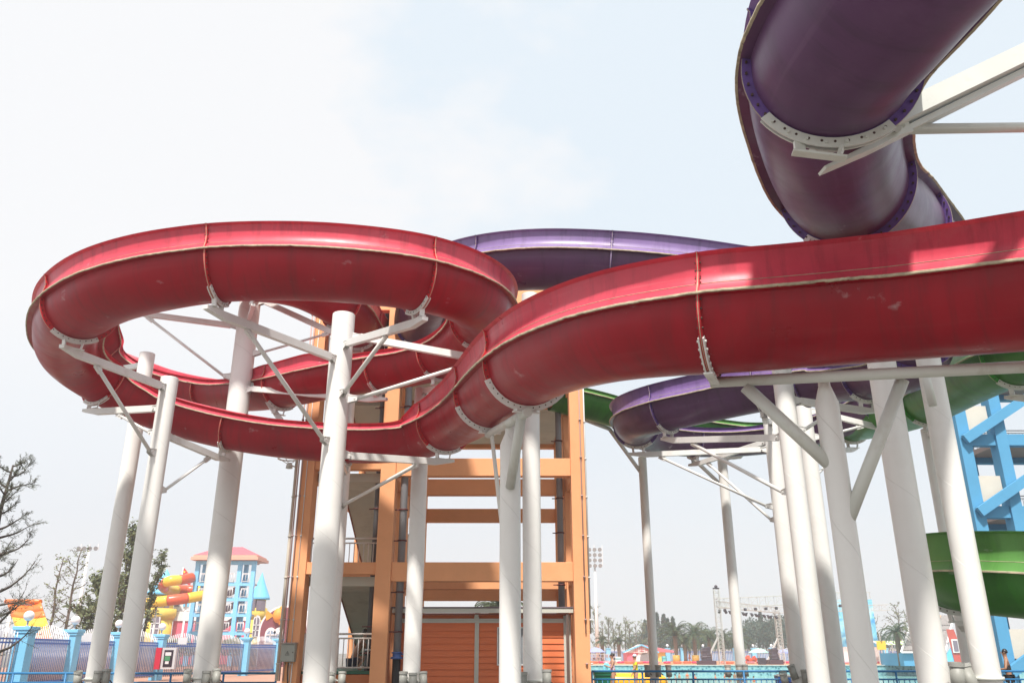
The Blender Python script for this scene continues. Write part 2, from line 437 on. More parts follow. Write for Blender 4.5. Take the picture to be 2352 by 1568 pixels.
def slide(name, label, knots, mbody, mflange, mpanel, group=None, rw=0.115, jw=0.084, cat='water slide'):
    p = Path(knots)
    root = empty(name, p.pts[0], label, cat, group)
    cuts = sorted(set([0] + p.joints + [len(p.pts) - 1]))
    NA = 28
    th = 0.022
    for a, b in zip(cuts, cuts[1:]):
        idx = list(range(a, b, 3)) + [b]
        m = MB()
        # trough: outside skin, flange, inside skin
        prof = []
        for s in (-1,):
            prof.append((-(TR + rw), 0.0)); prof.append((-(TR + rw), -0.014))
        prof.append((-(TR + 0.012), -0.014))
        for k in range(1, NA):
            an = math.pi + math.pi * k / NA
            prof.append((TR * math.cos(an), TR * math.sin(an)))
        prof += [(TR + 0.012, -0.014), (TR + rw, -0.014), (TR + rw, 0.0), (TR - th, 0.0)]
        for k in range(NA - 1, 0, -1):
            an = math.pi + math.pi * k / NA
            prof.append(((TR - th) * math.cos(an), (TR - th) * math.sin(an)))
        prof.append((-(TR - th), 0.0))
        rings = [[m.bm.verts.new(p.at(i, *q)) for q in prof] for i in idx]
        n = len(prof)
        for r0, r1 in zip(rings, rings[1:]):
            for k in range(n):
                m.face([r0[k], r0[(k + 1) % n], r1[(k + 1) % n], r1[k]], True)
        uv_rings(m, rings, [p.arc[i] + a * .37 for i in idx])
        sec = m.build('trough_section', mbody, root)
        set_sharp(sec)
        # upper side panels
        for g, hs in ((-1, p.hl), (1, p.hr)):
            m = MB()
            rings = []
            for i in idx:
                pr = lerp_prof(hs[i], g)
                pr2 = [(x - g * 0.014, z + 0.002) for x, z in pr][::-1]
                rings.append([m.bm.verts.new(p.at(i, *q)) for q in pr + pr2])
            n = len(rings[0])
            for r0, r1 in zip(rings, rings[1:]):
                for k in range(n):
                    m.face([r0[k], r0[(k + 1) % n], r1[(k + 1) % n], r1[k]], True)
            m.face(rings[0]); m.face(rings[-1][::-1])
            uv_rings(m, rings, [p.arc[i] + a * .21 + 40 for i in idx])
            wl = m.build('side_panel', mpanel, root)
            set_sharp(wl)
            # pale raw edge of the two bolted flanges, a little ragged
            m = MB(); rings = []
            for q, i in enumerate(range(a, b + 1, 1)):
                j = (noise.noise(p.pts[i] * 5.0) * 0.006 + noise.noise(p.pts[i] * 23.0) * 0.006)
                o = TR + rw + 0.002 + max(-0.001, j)
                z0, z1 = -0.017 + j * 0.7, 0.012 + j * 0.4
                rings.append([m.bm.verts.new(p.at(i, g * u, v)) for u, v in ((o, z0), (o + 0.006, z0 + 0.004), (o + 0.006, z1 - 0.004), (o, z1), (o - 0.02, z1), (o - 0.02, z0))])
            for r0, r1 in zip(rings, rings[1:]):
                for k in range(6):
                    m.face([r0[k], r0[(k + 1) % 6], r1[(k + 1) % 6], r1[k]])
            m.build('flange_edge', EDGE, root)
            # fine raised seam where the panel foot turns up
            if max(hs[i] for i in idx) > 0.3:
                m = MB()
                pts = []
                for i in idx:
                    if hs[i] > 0.25:
                        x, z = lerp_prof(hs[i], g)[1]
                        pts.append(p.at(i, x + g * 0.004, z))
                if len(pts) > 2:
                    m.tube(pts, 0.004, n=5); m.build('panel_seam', EDGE, root)
    for c in p.joints:
        t = p.T[c]
        for side, off in (('a', -0.011), ('b', 0.011)):
            pass
        m = MB()
        # ring plates: a collar standing out of the trough, with pale seam between two plates
        def strip(r0, r1, o0, o1, a0=math.pi, a1=2 * math.pi, nn=30, mb=m):
            R0 = []
            for k in range(nn + 1):
                an = a0 + (a1 - a0) * k / nn
                q = []
                for (rr, oo) in ((r0, o0), (r1, o0), (r1, o1), (r0, o1)):
                    q.append(mb.bm.verts.new(p.at(c, rr * math.cos(an), rr * math.sin(an)) + t * oo))
                R0.append(q)
            for u, v in zip(R0, R0[1:]):
                for k in range(4):
                    mb.face([u[k], u[(k + 1) % 4], v[(k + 1) % 4], v[k]])
            mb.face(R0[0]); mb.face(R0[-1][::-1])
        strip(TR - 0.005, TR + jw - 0.004, -0.017, -0.004)
        strip(TR - 0.005, TR + jw - 0.004, 0.004, 0.017)
        for g, h in ((-1, p.hl[c]), (1, p.hr[c])):
            pr = lerp_prof(h, g)
            if h > 0.25:
                for (o0, o1) in ((-0.017, -0.004), (0.004, 0.017)):
                    R0 = []
                    for x, z in pr:
                        q = []
                        for (dx, oo) in ((0.0, o0), (g * 0.045 * (0.2 if z > h * .9 else 1), o0), (g * 0.045 * (0.2 if z > h * .9 else 1), o1), (0.0, o1)):
                            q.append(m.bm.verts.new(p.at(c, x + dx * (1 if z > 0.03 else 0.2), z) + t * oo))
                        R0.append(q)
                    for u, v in zip(R0, R0[1:]):
                        for k in range(4):
                            m.face([u[k], u[(k + 1) % 4], v[(k + 1) % 4], v[k]])
                    m.face(R0[0]); m.face(R0[-1][::-1])
        jf = m.build('joint_flange', mflange, root)
        m = MB()
        strip(TR, TR + jw, -0.0038, 0.0038, mb=m)
        for g, h in ((-1, p.hl[c]), (1, p.hr[c])):
            if h > 0.25:
                pr = lerp_prof(h, g)
                R0 = []
                for x, z in pr:
                    R0.append([m.bm.verts.new(p.at(c, x + dx * (1 if z > 0.03 else 0.2), z) + t * oo) for dx, oo in ((0, -0.004), (g * 0.049 * (.3 if z > h * .9 else 1), -0.004), (g * 0.049 * (.3 if z > h * .9 else 1), 0.004), (0, 0.004))])
                for u, v in zip(R0, R0[1:]):
                    for k in range(4):
                        m.face([u[k], u[(k + 1) % 4], v[(k + 1) % 4], v[k]])
        m.build('seam', EDGE, jf)
        m = MB()
        for k in range(21):
            an = math.pi + math.pi * (k + 0.5) / 21
            for sg in (-1, 1):
                c0 = p.at(c, (TR + 0.045) * math.cos(an), (TR + 0.045) * math.sin(an)) + t * 0.012 * sg
                m.tube([c0, c0 + t * 0.024 * sg], 0.012, n=6)
        for g, h in ((-1, p.hl[c]), (1, p.hr[c])):
            if h > 0.25:
                for z in (0.18, 0.27, 0.36, 0.45):
                    for sg in (-1, 1):
                        c0 = p.at(c, g * (TR + 0.035), z * h / 0.5) + t * 0.012 * sg
                        m.tube([c0, c0 + t * 0.022 * sg], 0.010, n=6)
        m.build('bolts', BOLT, jf)
    return root, p

def set_sharp(o, ang=50):
    me = o.data
    try:
        me.set_sharp_from_angle(angle=R(ang))
    except Exception:
        pass

def saddle(p, c, parent, a0=232, a1=308, foot=0.16, mt=None, foot_dir=None):
    """white curved cradle plate bolted under joint c, with two feet"""
    t = p.T[c]; m = MB()
    for o0, o1 in ((-0.034, -0.018), (0.018, 0.034)):
        R0 = []
        for k in range(17):
            an = R(a0 + (a1 - a0) * k / 16)
            R0.append([m.bm.verts.new(p.at(c, rr * math.cos(an), rr * math.sin(an)) + t * oo) for rr, oo in ((TR + 0.012, o0), (TR + 0.098, o0), (TR + 0.098, o1), (TR + 0.012, o1))])
        for u, v in zip(R0, R0[1:]):
            for k in range(4):
                m.face([u[k], u[(k + 1) % 4], v[(k + 1) % 4], v[k]])
        m.face(R0[0]); m.face(R0[-1][::-1])
    for k in range(7):
        an = R(a0 + (a1 - a0) * (k + .5) / 7)
        for sg in (-1, 1):
            c0 = p.at(c, (TR + .055) * math.cos(an), (TR + .055) * math.sin(an)) + t * .034 * sg
            m.tube([c0, c0 + t * .018 * sg], .014, n=6)
    for s in (-1, 1):
        q0 = p.at(c, s * 0.17, -(TR + 0.06)); q1 = p.at(c, s * 0.15, -(TR + 0.06 + foot))
        m.beam(q0, q1, 0.09, 0.03)
    m.box(p.at(c, 0, -(TR + 0.06 + foot)), (0.42, 0.10, 0.02), Matrix((p.S[c], t, p.N[c])).transposed())
    o = m.build('saddle', mt or STEEL, parent)
    return p.at(c, 0, -(TR + 0.07 + foot))

LO, HI = 0.0, 0.52
# red: tower -> behind -> back arc -> right end -> near arc -> left end -> far lower arc -> S bend -> off to the right
RED_K = [
 (905, 800, 29.5, HI, HI), (850, 778, 27.0, HI, HI, 1), (823, 752, 25.5, HI, HI, 1), (785, 703, 24.0, HI, LO, 1), (690, 655, 23.4, HI, LO), (590, 640, 23.2, HI, LO, 1), (450, 640, 23.2, HI, LO),
 (330, 650, 23.8, HI, LO, 1), (235, 690, 25.0, HI, LO), (214, 745, 26.6, HI, LO), (262, 812, 27.3, HI, LO, 1), (350, 862, 27.2, HI, LO), (482, 893, 26.2, HI, LO, 1),
 (575, 894, 24.8, HI, LO), (650, 884, 23.6, HI, 0.40, 1), (740, 865, 22.8, HI, 0.46), (800, 853, 22.4, HI, LO), (870, 841, 22.0, HI, LO, 1), (945, 830, 21.6, HI, LO), (1010, 812, 21.0, HI, LO, 1), (1070, 780, 19.8, HI, LO),
 (1108, 733, 18.4, HI, LO, 1), (1098, 690, 17.0, HI, LO), (1045, 658, 16.0, HI, LO), (958, 633, 15.3, HI, LO, 1), (850, 618, 15.0, HI, LO), (700, 608, 14.9, HI, LO), (505, 612, 15.0, HI, LO, 1),
 (380, 630, 15.0, HI, LO), (265, 661, 15.4, HI, LO), (186, 705, 16.3, HI, LO, 1), (153, 755, 17.8, HI, LO), (166, 815, 19.5, HI, LO), (240, 870, 20.8, HI, LO, 1), (330, 915, 21.3, HI, LO), (408, 943, 21.4, HI, LO), (534, 974, 21.3, HI, LO, 1),
 (650, 992, 21.1, HI, LO), (745, 1000, 20.9, HI, LO), (800, 1003, 20.8, HI, LO, 1), (900, 1002, 20.7, HI, LO), (965, 993, 20.6, 0.3, 0.1), (1022, 972, 19.7, LO, 0.42, 1), (1080, 940, 17.9, LO, HI), (1128, 903, 15.8, LO, HI, 1),
 (1168, 868, 14.3, LO, HI), (1212, 836, 13.0, LO, HI, 1), (1290, 795, 11.6, LO, HI), (1400, 760, 10.5, LO, HI), (1500, 742, 9.9, LO, HI), (1632, 728, 9.45, LO, HI, 1), (1800, 715, 9.3, LO, HI), (2000, 697, 9.1, LO, HI), (2352, 656, 8.2, LO, HI), (2700, 612, 7.3, LO, HI, 1), (2900, 580, 6.9, LO, HI)]
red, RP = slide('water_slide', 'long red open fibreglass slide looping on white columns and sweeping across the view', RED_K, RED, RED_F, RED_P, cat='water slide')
def JI(P, n): return P.joints[n]

PUR1_K = [
 (985, 830, 29.0, HI, HI), (963, 790, 27.2, HI, HI, 1), (963, 747, 25.6, HI, HI, 1), (975, 700, 23.8, HI, HI), (1010, 655, 22.0, HI, HI), (1060, 625, 20.6, LO, HI), (1130, 610, 19.7, LO, HI, 1), (1240, 602, 19.2, LO, HI), (1400, 607, 19.0, LO, HI, 1),
 (1560, 622, 18.9, LO, HI), (1720, 645, 18.7, LO, HI, 1), (1880, 665, 18.3, HI, LO), (2020, 672, 17.4, HI, LO), (2110, 655, 15.8, HI, LO, 1, -10), (2128, 605, 13.8, HI, LO, 0, -22), (2050, 525, 11.3, HI, LO, 1, -26), (1940, 425, 9.25, HI, HI, 1, -6), (1900, 290, 7.95, 0.3, HI, 0, 6), (1910, 153, 6.9, LO, HI, 1, 13),
 (2010, 5, 6.15, LO, HI, 0, 14), (2150, -170, 5.6, LO, HI, 0, 14), (2420, -420, 5.2, LO, HI, 1, 15), (2800, -700, 5.0, LO, HI)]
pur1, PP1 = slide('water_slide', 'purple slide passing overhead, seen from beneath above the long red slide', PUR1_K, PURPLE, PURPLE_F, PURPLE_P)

PUR2_K = [
 (1940, 690, 17.6, HI, LO), (2050, 722, 16.6, HI, LO), (2112, 780, 16.8, HI, LO, 1), (2078, 832, 17.8, HI, LO), (1990, 853, 19.2, LO, LO, 1), (1900, 864, 20.4, LO, LO), (1850, 869, 20.8, LO, 0.45, 1), (1745, 888, 21.6, LO, HI, 1), (1640, 910, 22.0, LO, HI), (1530, 935, 22.6, LO, HI, 1), (1470, 955, 23.8, LO, HI), (1462, 975, 25.4, LO, HI, 1), (1510, 995, 27.0, LO, HI), (1590, 1004, 27.8, LO, LO, 1),
 (1700, 1003, 28.0, LO, LO), (1820, 988, 27.3, LO, LO, 1), (1930, 955, 26.0, LO, LO), (2020, 915, 24.2, LO, LO, 1), (2090, 858, 22.6, LO, LO), (2120, 800, 21.4, LO, LO, 1), (2120, 720, 20.5, LO, LO)]
# walls stand on the outside of the bend: outside is the left of travel here
PUR2_K = [(k[0], k[1], k[2], k[4] if k[4] > k[3] else k[3], 0.0) + tuple(k[5:]) for k in PUR2_K]
PUR2_K = PUR2_K
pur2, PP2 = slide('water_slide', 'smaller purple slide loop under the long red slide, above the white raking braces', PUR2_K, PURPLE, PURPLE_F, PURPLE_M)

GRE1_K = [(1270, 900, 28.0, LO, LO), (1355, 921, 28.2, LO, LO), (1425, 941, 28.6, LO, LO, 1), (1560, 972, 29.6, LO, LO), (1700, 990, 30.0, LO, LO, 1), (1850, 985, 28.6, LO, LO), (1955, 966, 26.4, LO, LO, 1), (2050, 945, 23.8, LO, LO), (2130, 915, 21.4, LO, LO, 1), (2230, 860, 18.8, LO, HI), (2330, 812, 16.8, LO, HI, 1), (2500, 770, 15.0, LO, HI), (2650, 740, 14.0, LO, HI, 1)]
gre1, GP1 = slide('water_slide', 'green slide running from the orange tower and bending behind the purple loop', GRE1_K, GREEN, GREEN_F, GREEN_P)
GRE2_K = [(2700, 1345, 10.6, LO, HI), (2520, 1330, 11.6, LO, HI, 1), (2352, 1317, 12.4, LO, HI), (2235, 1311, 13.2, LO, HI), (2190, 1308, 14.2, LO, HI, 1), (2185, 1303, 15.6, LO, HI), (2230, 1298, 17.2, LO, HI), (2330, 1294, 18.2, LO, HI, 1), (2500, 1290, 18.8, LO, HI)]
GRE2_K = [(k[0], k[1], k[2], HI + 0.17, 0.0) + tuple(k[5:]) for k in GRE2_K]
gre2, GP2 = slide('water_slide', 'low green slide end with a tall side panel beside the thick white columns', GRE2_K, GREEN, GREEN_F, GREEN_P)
print('red joints', len(RP.joints), 'pts', len(RP.pts))
# ================================================================ white steel columns with arms, braces and cradles
def proj(v):
    q = v - Vector((0, 0, CAMZ))
    d = q.y * CT + q.z * ST; u = -q.y * ST + q.z * CT
    return 1176 + q.x / d * 1902, 784 - u / d * 1902
def nj(P, x, y):
    return min(P.joints, key=lambda c: (proj(P.pts[c])[0] - x) ** 2 + (proj(P.pts[c])[1] - y) ** 2)

class Column:
    def __init__(self, x, y, d, dia, label, cone=False, group='white steel columns carrying the slides', down=0.0, xb=None):
        top = W(x, y, d)
        self.r = dia / 2; self.top = top
        self.base = Vector((top.x, top.y, 0.0))
        self.root = empty('support_post', self.base, label, 'column', group)
        m = MB(); n = 40; r = self.r
        H = top.z
        if cone:
            prof = [(r, 0), (r, H - 0.42), (r * 1.0, H - 0.30), (r * 0.52, H - 0.10), (r * 0.48, H)]
        else:
            prof = [(r, 0), (r, H - 0.008), (r - 0.008, H), (0.0001, H)]
        m.lathe(prof, self.base, n)
        o = m.build('pole', POLE, self.root, origin=self.base); set_sharp(o, 40)
        m = MB(); m.lathe([(r + 0.14, 0.0), (r + 0.14, 0.03), (r + 0.004, 0.03)], self.base, 24)
        for k in range(8):
            a = k * math.pi / 4
            m.beam(self.base + Vector((math.cos(a) * (r + 0.12), math.sin(a) * (r + 0.12), 0.10)), self.base + Vector((math.cos(a) * r, math.sin(a) * r, 0.16)), 0.012, 0.12)
        m.build('base_plate', STEEL_G, self.root)
    def pt(self, x, y, front=0.0):
        return WY(x, y, self.base.y - front)
    def surf(self, P):
        """point on the column's skin at P's height, on the side that faces P's partner"""
        return P
    def clamp(self, P, Q):
        """where a member coming from Q meets the pole at height of P, plus a gusset there"""
        ax = Vector((self.base.x, self.base.y, P.z))
        v = Vector((Q.x - ax.x, Q.y - ax.y, 0)).normalized()
        s = ax + v * (self.r + 0.02)
        e = ax + v * (self.r + 0.16)
        m = MB(); sd_ = v.cross(Vector((0, 0, 1)))
        for k in (-0.045, 0.045):
            a = ax + v * (self.r - 0.01) + sd_ * k
            b = a + v * 0.20
            m.poly([a + Vector((0, 0, .10)), a - Vector((0, 0, .10)), b - Vector((0, 0, .045)), b + Vector((0, 0, .045))])
            c = sd_ * 0.012
            m.poly([a + c - Vector((0, 0, .10)), a + c + Vector((0, 0, .10)), b + c + Vector((0, 0, .045)), b + c - Vector((0, 0, .045))])
        m.beam(ax + v * (self.r - 0.01) + Vector((0, 0, .075)), ax + v * (self.r + .18) + Vector((0, 0, .05)), .13, .012)
        m.tube([s + v * 0.11 - sd_ * 0.07, s + v * 0.11 + sd_ * 0.07], 0.022, n=8)
        m.build('clamp', STEEL, self.root)
        return e
    def arm(self, P, c, x, y, w=0.11, h=0.15, foot=0.14, over=0.30, a0=234, a1=306):
        """box arm from the pole to a cradle under joint c of path P"""
        q = saddle(P, c, self.root, a0, a1, foot)
        q = q - Vector((0, 0, h / 2 - 0.01))
        e = self.clamp(self.pt(x, y), q)
        dr = (q - e).normalized()
        m = MB(); m.beam(q + dr * over, e, w, h, taper=0.45)
        # channel shadow gap under the bar: two flanges proud of the web
        m.build('arm', STEEL, self.root)
        self.last = (e, q)
        return q
    def brace(self, A, x, y, r=0.035):
        e = self.clamp(self.pt(x, y), A)
        m = MB(); m.tube([A, e], r, n=12)
        d = (e - A).normalized()
        m.beam(A - d * 0.05 + Vector((0, 0, 0.0)), A + d * 0.16, 0.05, 0.12)
        m.tube([A + d * .06 + Vector((0, -.05, 0)), A + d * .06 + Vector((0, .05, 0))], .02, n=8)
        m.build('brace', STEEL, self.root)
    def bar(self, A, B, r=0.035, name='brace'):
        m = MB(); m.tube([A, B], r, n=12); m.build(name, STEEL, self.root)
    def on_arm(self, f, dz=-0.10):
        """point a fraction f along the last arm, from cradle to pole"""
        e, q = self.last
        return q + (e - q) * f + Vector((0, 0, dz))

C1 = Column(790, 723, 18.6, 0.50, 'thick white column in the middle of the red loop, open round top in view')
j = nj(RP, 505, 612); C1.arm(RP, j, 765, 832); C1.brace(C1.on_arm(0.24), 748, 1018, 0.045)
C1.arm(RP, nj(RP, 958, 633), 806, 800); C1.brace(C1.on_arm(0.42), 797, 910, 0.045)
C1.arm(RP, nj(RP, 1108, 733), 820, 775); C1.brace(C1.on_arm(0.06), 815, 916, 0.045)
C1.arm(RP, nj(RP, 1022, 972), 800, 1040); C1.last = (C1.last[0], C1.last[1])
a4 = C1.on_arm(0.30)
C1.arm(RP, nj(RP, 800, 1003), 790, 1022)
a5 = C1.on_arm(0.15)
C2 = Column(578, 668, 24.4, 0.60, 'tallest white column behind the near arc, shaded across its foot')
C2.arm(RP, nj(RP, 590, 640), 578, 742); C2.arm(RP, nj(RP, 330, 650), 548, 750); C2.brace(C2.on_arm(0.12), 530, 866, 0.04)
C2.arm(RP, nj(RP, 785, 703), 592, 695); C2.brace(C2.on_arm(0.12), 590, 812, 0.035)
C2.arm(RP, nj(RP, 870, 841), 585, 897); C2.arm(RP, nj(RP, 650, 884), 580, 884)
C3 = Column(390, 868, 19.5, 0.40, 'shorter white column inside the left bend with its round top below the arc')
C3.arm(RP, nj(RP, 186, 705), 372, 895); C3.brace(C3.on_arm(0.26), 347, 1043, 0.042)
C3.arm(RP, nj(RP, 534, 974), 393, 997); C3.brace(C3.on_arm(0.26), 378, 1120, 0.035)
C3.arm(RP, nj(RP, 240, 870), 362, 934); C3.brace(C3.on_arm(0.45), 350, 990, 0.035)
C4 = Column(339, 812, 23.7, 0.42, 'white column behind the left bend, leaning tree foliage behind its foot')
C4.arm(RP, nj(RP, 262, 812), 325, 832)
C5 = Column(797, 902, 24.3, 0.50, 'white column half hidden behind the thick middle column')
C5.brace(a4, 800, 1164, 0.045); C5.brace(a5, 784, 1145, 0.045)
C6 = Column(971, 893, 22.4, 0.42, 'slender white column in front of the orange frame, left of the grey forked post')
C6.arm(RP, nj(RP, 1010, 812), 971, 905, over=0.2)
C8 = Column(1217, 677, 21.0, 0.42, 'white column rising behind the long red slide in front of the orange top beam')
C8.arm(PP1, nj(PP1, 1130, 610), 1205, 735, over=0.2)
C8.brace(C8.on_arm(0.3), 1208, 775, 0.035)
C8.arm(PP1, nj(PP1, 1400, 607), 1225, 720)
# forked post under the S bend, carrying a round beam between two cradles
C7 = Column(1172, 982, 14.2, 0.345, 'pale grey post forked at its head under the bend of the red slide', cone=True)
q1 = saddle(RP, nj(RP, 1128, 903), C7.root, 205, 335, 0.05); q2 = saddle(RP, nj(RP, 1212, 836), C7.root, 205, 335, 0.05)
dv = (q2 - q1).normalized()
m = MB(); m.tube([q1 - dv * 0.12, q2 + dv * 0.12], 0.075, n=20); m.build('round_beam', STEEL_G, C7.root)
mid = (q1 + q2) / 2; ax = C7.top
bp = q1 + dv * ((ax - q1).dot(dv))
m = MB(); m.tube([ax - Vector((0, 0, .05)), Vector((ax.x, ax.y, bp.z))], 0.075, n=16); m.build('neck', STEEL_G, C7.root)
m = MB(); m.beam(q1 + dv * 0.18, ax + Vector((-0.13, 0, -1.7)), 0.03, 0.20); m.build('blade', STEEL_G, C7.root)
m = MB(); m.tube([q2 - dv * 0.30, C7.base + Vector((0.0, -0.20, WY(1176, 1118, C7.base.y - .2).z))], 0.08, n=20); m.build('raking_strut', STEEL_G, C7.root)

C14 = Column(1891, 868, 9.35, 0.255, 'white post with a tapered neck and two raking struts under the round beam', cone=True)
b0, b1 = W(1632, 878, 9.60), W(2640, 828, 8.0)
m = MB(); m.tube([b0, b1], 0.062, n=24); m.build('round_beam', STEEL_G, C14.root)
m = MB(); bm_p = b0 + (b1 - b0) * ((C14.top.x - b0.x) / (b1.x - b0.x))
m.tube([C14.top - Vector((0, 0, .05)), Vector((C14.top.x, C14.top.y, bm_p.z))], 0.058, n=16); m.build('neck', STEEL_G, C14.root)
m = MB(); m.tube([W(1712, 888, 9.45), C14.pt(1912, 1072, .02)], 0.072, n=20); m.build('raking_strut', STEEL_G, C14.root)
m = MB(); m.tube([W(2073, 872, 8.95), C14.pt(1940, 1215, .02)], 0.070, n=20); m.build('raking_strut', STEEL_G, C14.root)
qq = saddle(RP, nj(RP, 1632, 728), C14.root, 266, 322, 0.02)
m = MB(); m.beam(qq + Vector((0, 0, .08)), Vector((qq.x, b0.y, b0.z)) + Vector((0.1, 0, .05)), 0.04, 0.16); m.build('cradle_web', STEEL, C14.root)

C15 = Column(2019, 800, 13.4, 0.43, 'thickest white column on the right, its whole shaft in shade')
C16 = Column(2127, 800, 13.3, 0.36, 'white column beside the green slide end, bright down its edge')
m = MB(); m.tube([W(2121, 842, 12.8), W(2143, 932, 12.6)], 0.060, n=16); m.build('stub_strut', STEEL_G, C16.root)
C12 = Column(1789, 800, 19.0, 0.43, 'white column under the purple loop, left one of the overlapping front pair')
C12.arm(PP2, nj(PP2, 1530, 935), 1775, 996); C12.brace(C12.on_arm(0.25), 1795, 1124, 0.045)
C12.arm(PP2, nj(PP2, 1990, 853), 1825, 918); C12.brace(C12.on_arm(0.5), 1835, 985, 0.04)
C11 = Column(1768, 950, 25.0, 0.45, 'white column behind the front pair with purple arms from its head')
C11.arm(PP2, nj(PP2, 1462, 975), 1755, 1031); C11.brace(C11.on_arm(0.18), 1762, 1161, 0.04)
C11.arm(PP2, nj(PP2, 1590, 1004), 1748, 1010); C11.brace(C11.on_arm(0.2), 1770, 1190, 0.04)
C11.arm(PP2, nj(PP2, 1745, 888), 1748, 975, over=.15)
C13 = Column(1843, 925, 24.0, 0.45, 'white column right behind the front pair, head under the purple loop')
C13.arm(PP2, nj(PP2, 2020, 915), 1860, 945); C13.brace(C13.on_arm(0.35), 1870, 1003, 0.04)
C13.arm(PP2, nj(PP2, 1820, 988), 1845, 1010, over=.15)
C13.arm(GP1, nj(GP1, 1955, 966), 1868, 1028); C13.brace(C13.on_arm(0.4), 1880, 1085, 0.035)
C17 = Column(2128, 985, 21.6, 0.30, 'thin white column close behind the bright edged one')
C17.arm(GP1, nj(GP1, 2130, 915), 2128, 1000, over=0.15)
C9 = Column(1475, 1050, 30.0, 0.30, 'thin white column between the orange tower and the purple loop')
C9.bar(W(1330, 958, 28.2), W(1400, 985, 28.8), 0.07, 'round_beam'); C9.bar(W(1400, 985, 28.8), W(1470, 1082, 29.9), 0.07, 'raking_strut')
C10 = Column(1657, 1040, 30.0, 0.34, 'thin white column left of the stage truss')
C10.bar(W(1575, 1036, 29.4), W(1655, 1112, 29.9), 0.07, 'raking_strut')
C10.arm(GP1, nj(GP1, 1700, 990), 1657, 1052, over=.1)
# off-frame column at the right that holds the overhead purple slide and the green bend
C18 = Column(2760, 60, 8.6, 0.48, 'white column at the far right holding the overhead purple slide')
q = saddle(PP1, nj(PP1, 1910, 153), C18.root, 222, 312, 0.10, STEEL_G)
e = Vector((C18.base.x, C18.base.y, 0)); e.z = W(2600, 20, 8.2).z
A0, A1 = W(1876, 356, 6.85), W(2352, 128, 7.5)
dr = (A1 - A0).normalized(); A2 = A0 + dr * ((C18.base.x - A0.x) / dr.x)
m = MB(); m.beam(A0, A2, 0.17, 0.17, taper=0.3); m.build('arm', STEEL_G, C18.root)
m = MB(); m.beam(A0 + Vector((.06, .07, -.12)), A2 + Vector((0, .07, -.12)), 0.12, 0.05, taper=0.5); m.build('lower_channel', STEEL_G, C18.root)
B0 = W(2066, 297, 7.1); B1 = W(2352, 293, 7.6); dr = (B1 - B0).normalized(); B2 = B0 + dr * ((C18.base.x - B0.x) / dr.x)
m = MB(); m.tube([B0, B2], 0.046, n=16); m.build('brace', STEEL_G, C18.root)
m = MB(); m.beam(W(2030, 303, 7.05), W(2086, 285, 7.1), 0.03, 0.16); m.tube([W(2062, 296, 6.95), W(2062, 296, 7.2)], 0.03, n=10); m.build('pin_plate', STEEL_G, C18.root)
C19 = Column(2600, 720, 15.2, 0.45, 'white column outside the right edge under the green slide')
C19.arm(GP1, nj(GP1, 2330, 812), 2590, 890); C19.brace(C19.on_arm(0.2), 2590, 990, 0.04)
C19.arm(GP2, nj(GP2, 2520, 1330), 2590, 1440)
C20 = Column(2248, 1440, 16.2, 0.24, 'short white post under the low green slide end')
C20.arm(GP2, nj(GP2, 2190, 1308), 2240, 1446, over=0.3, a0=200, a1=340)
saddle(PP1, nj(PP1, 1940, 425), C18.root, 262, 322, 0.02)
saddle(PP1, nj(PP1, 963, 747), C5.root, 230, 310, 0.05)
saddle(RP, nj(RP, 850, 778), C5.root, 230, 310, 0.1); saddle(RP, nj(RP, 823, 752), C5.root, 230, 310, 0.1)

# spotlights clipped round the feet of columns
def spot_lamp(pos, tilt, az, label, group='grey spotlights clipped round the column feet'):
    root = empty('spotlight', pos, label, 'spotlight', group)
    rot = Matrix.Rotation(az, 3, 'Z') @ Matrix.Rotation(tilt, 3, 'X')
    ax_ = rot @ Vector((0, 0, 1)); p = Vector(pos)
    m = MB(); m.tube([p - ax_ * 0.17, p + ax_ * 0.15], 0.095, n=20)
    m.build('housing', mat('grey_lamp_housing', (0.30, 0.30, 0.27), rough=0.5, var=0.1), root)
    m = MB(); m.tube([p + ax_ * 0.15, p + ax_ * 0.20], [0.105, 0.105], n=20, cap=False); m.tube([p + ax_ * 0.151, p + ax_ * 0.153], 0.09, n=20)
    m.build('rim', mat('lamp_rim', (0.36, 0.36, 0.33), rough=0.4), root)
    m = MB(); m.beam(p - ax_ * 0.05 + rot @ Vector((0.09, 0, 0)), p - ax_ * 0.05 + rot @ Vector((0.16, 0.05, -0.06)), 0.03, 0.02)
    m.build('bracket', BOLT, root)
    return root
def spots(colm, xs, names):
    for (x, y, t, a), nm in zip(xs, names):
        Yp = colm.base.y - 0.25 - 0.10 * math.cos(a * 3)
        spot_lamp(WY(x, y, Yp), t, a, nm)
    ys = sum(WY(x, y, colm.base.y).z for x, y, t, a in xs) / len(xs)
    m = MB(); m.lathe([(colm.r + 0.004, 0), (colm.r + 0.03, 0), (colm.r + 0.03, 0.05), (colm.r + 0.004, 0.05)], Vector((colm.base.x, colm.base.y, ys - 0.02)), 24)
    xl, xr = min(x for x, y, t, a in xs), max(x for x, y, t, a in xs)
    m.beam(Vector((WY(xl, 1552, colm.base.y - .16).x, colm.base.y - .16, ys)), Vector((WY(xr, 1552, colm.base.y - .16).x, colm.base.y - .16, ys)), .03, .03)
    m.build('lamp_band', STEEL_G, colm.root)
S3 = lambda w: ['left spotlight at the foot of ' + w, 'middle spotlight at the foot of ' + w, 'right spotlight at the foot of ' + w]
spots(C2, [(430, 1556, .25, .3), (472, 1560, -.1, 0), (497, 1555, -.2, .4)], S3('the tallest column'))
spots(C4, [(178, 1560, .2, .2), (222, 1560, -.1, 0), (243, 1556, -.15, .5)], S3('the column behind the left bend'))
spots(C5, [(760, 1562, .1, .2), (785, 1560, -.1, 0)], S3('the half hidden column'))
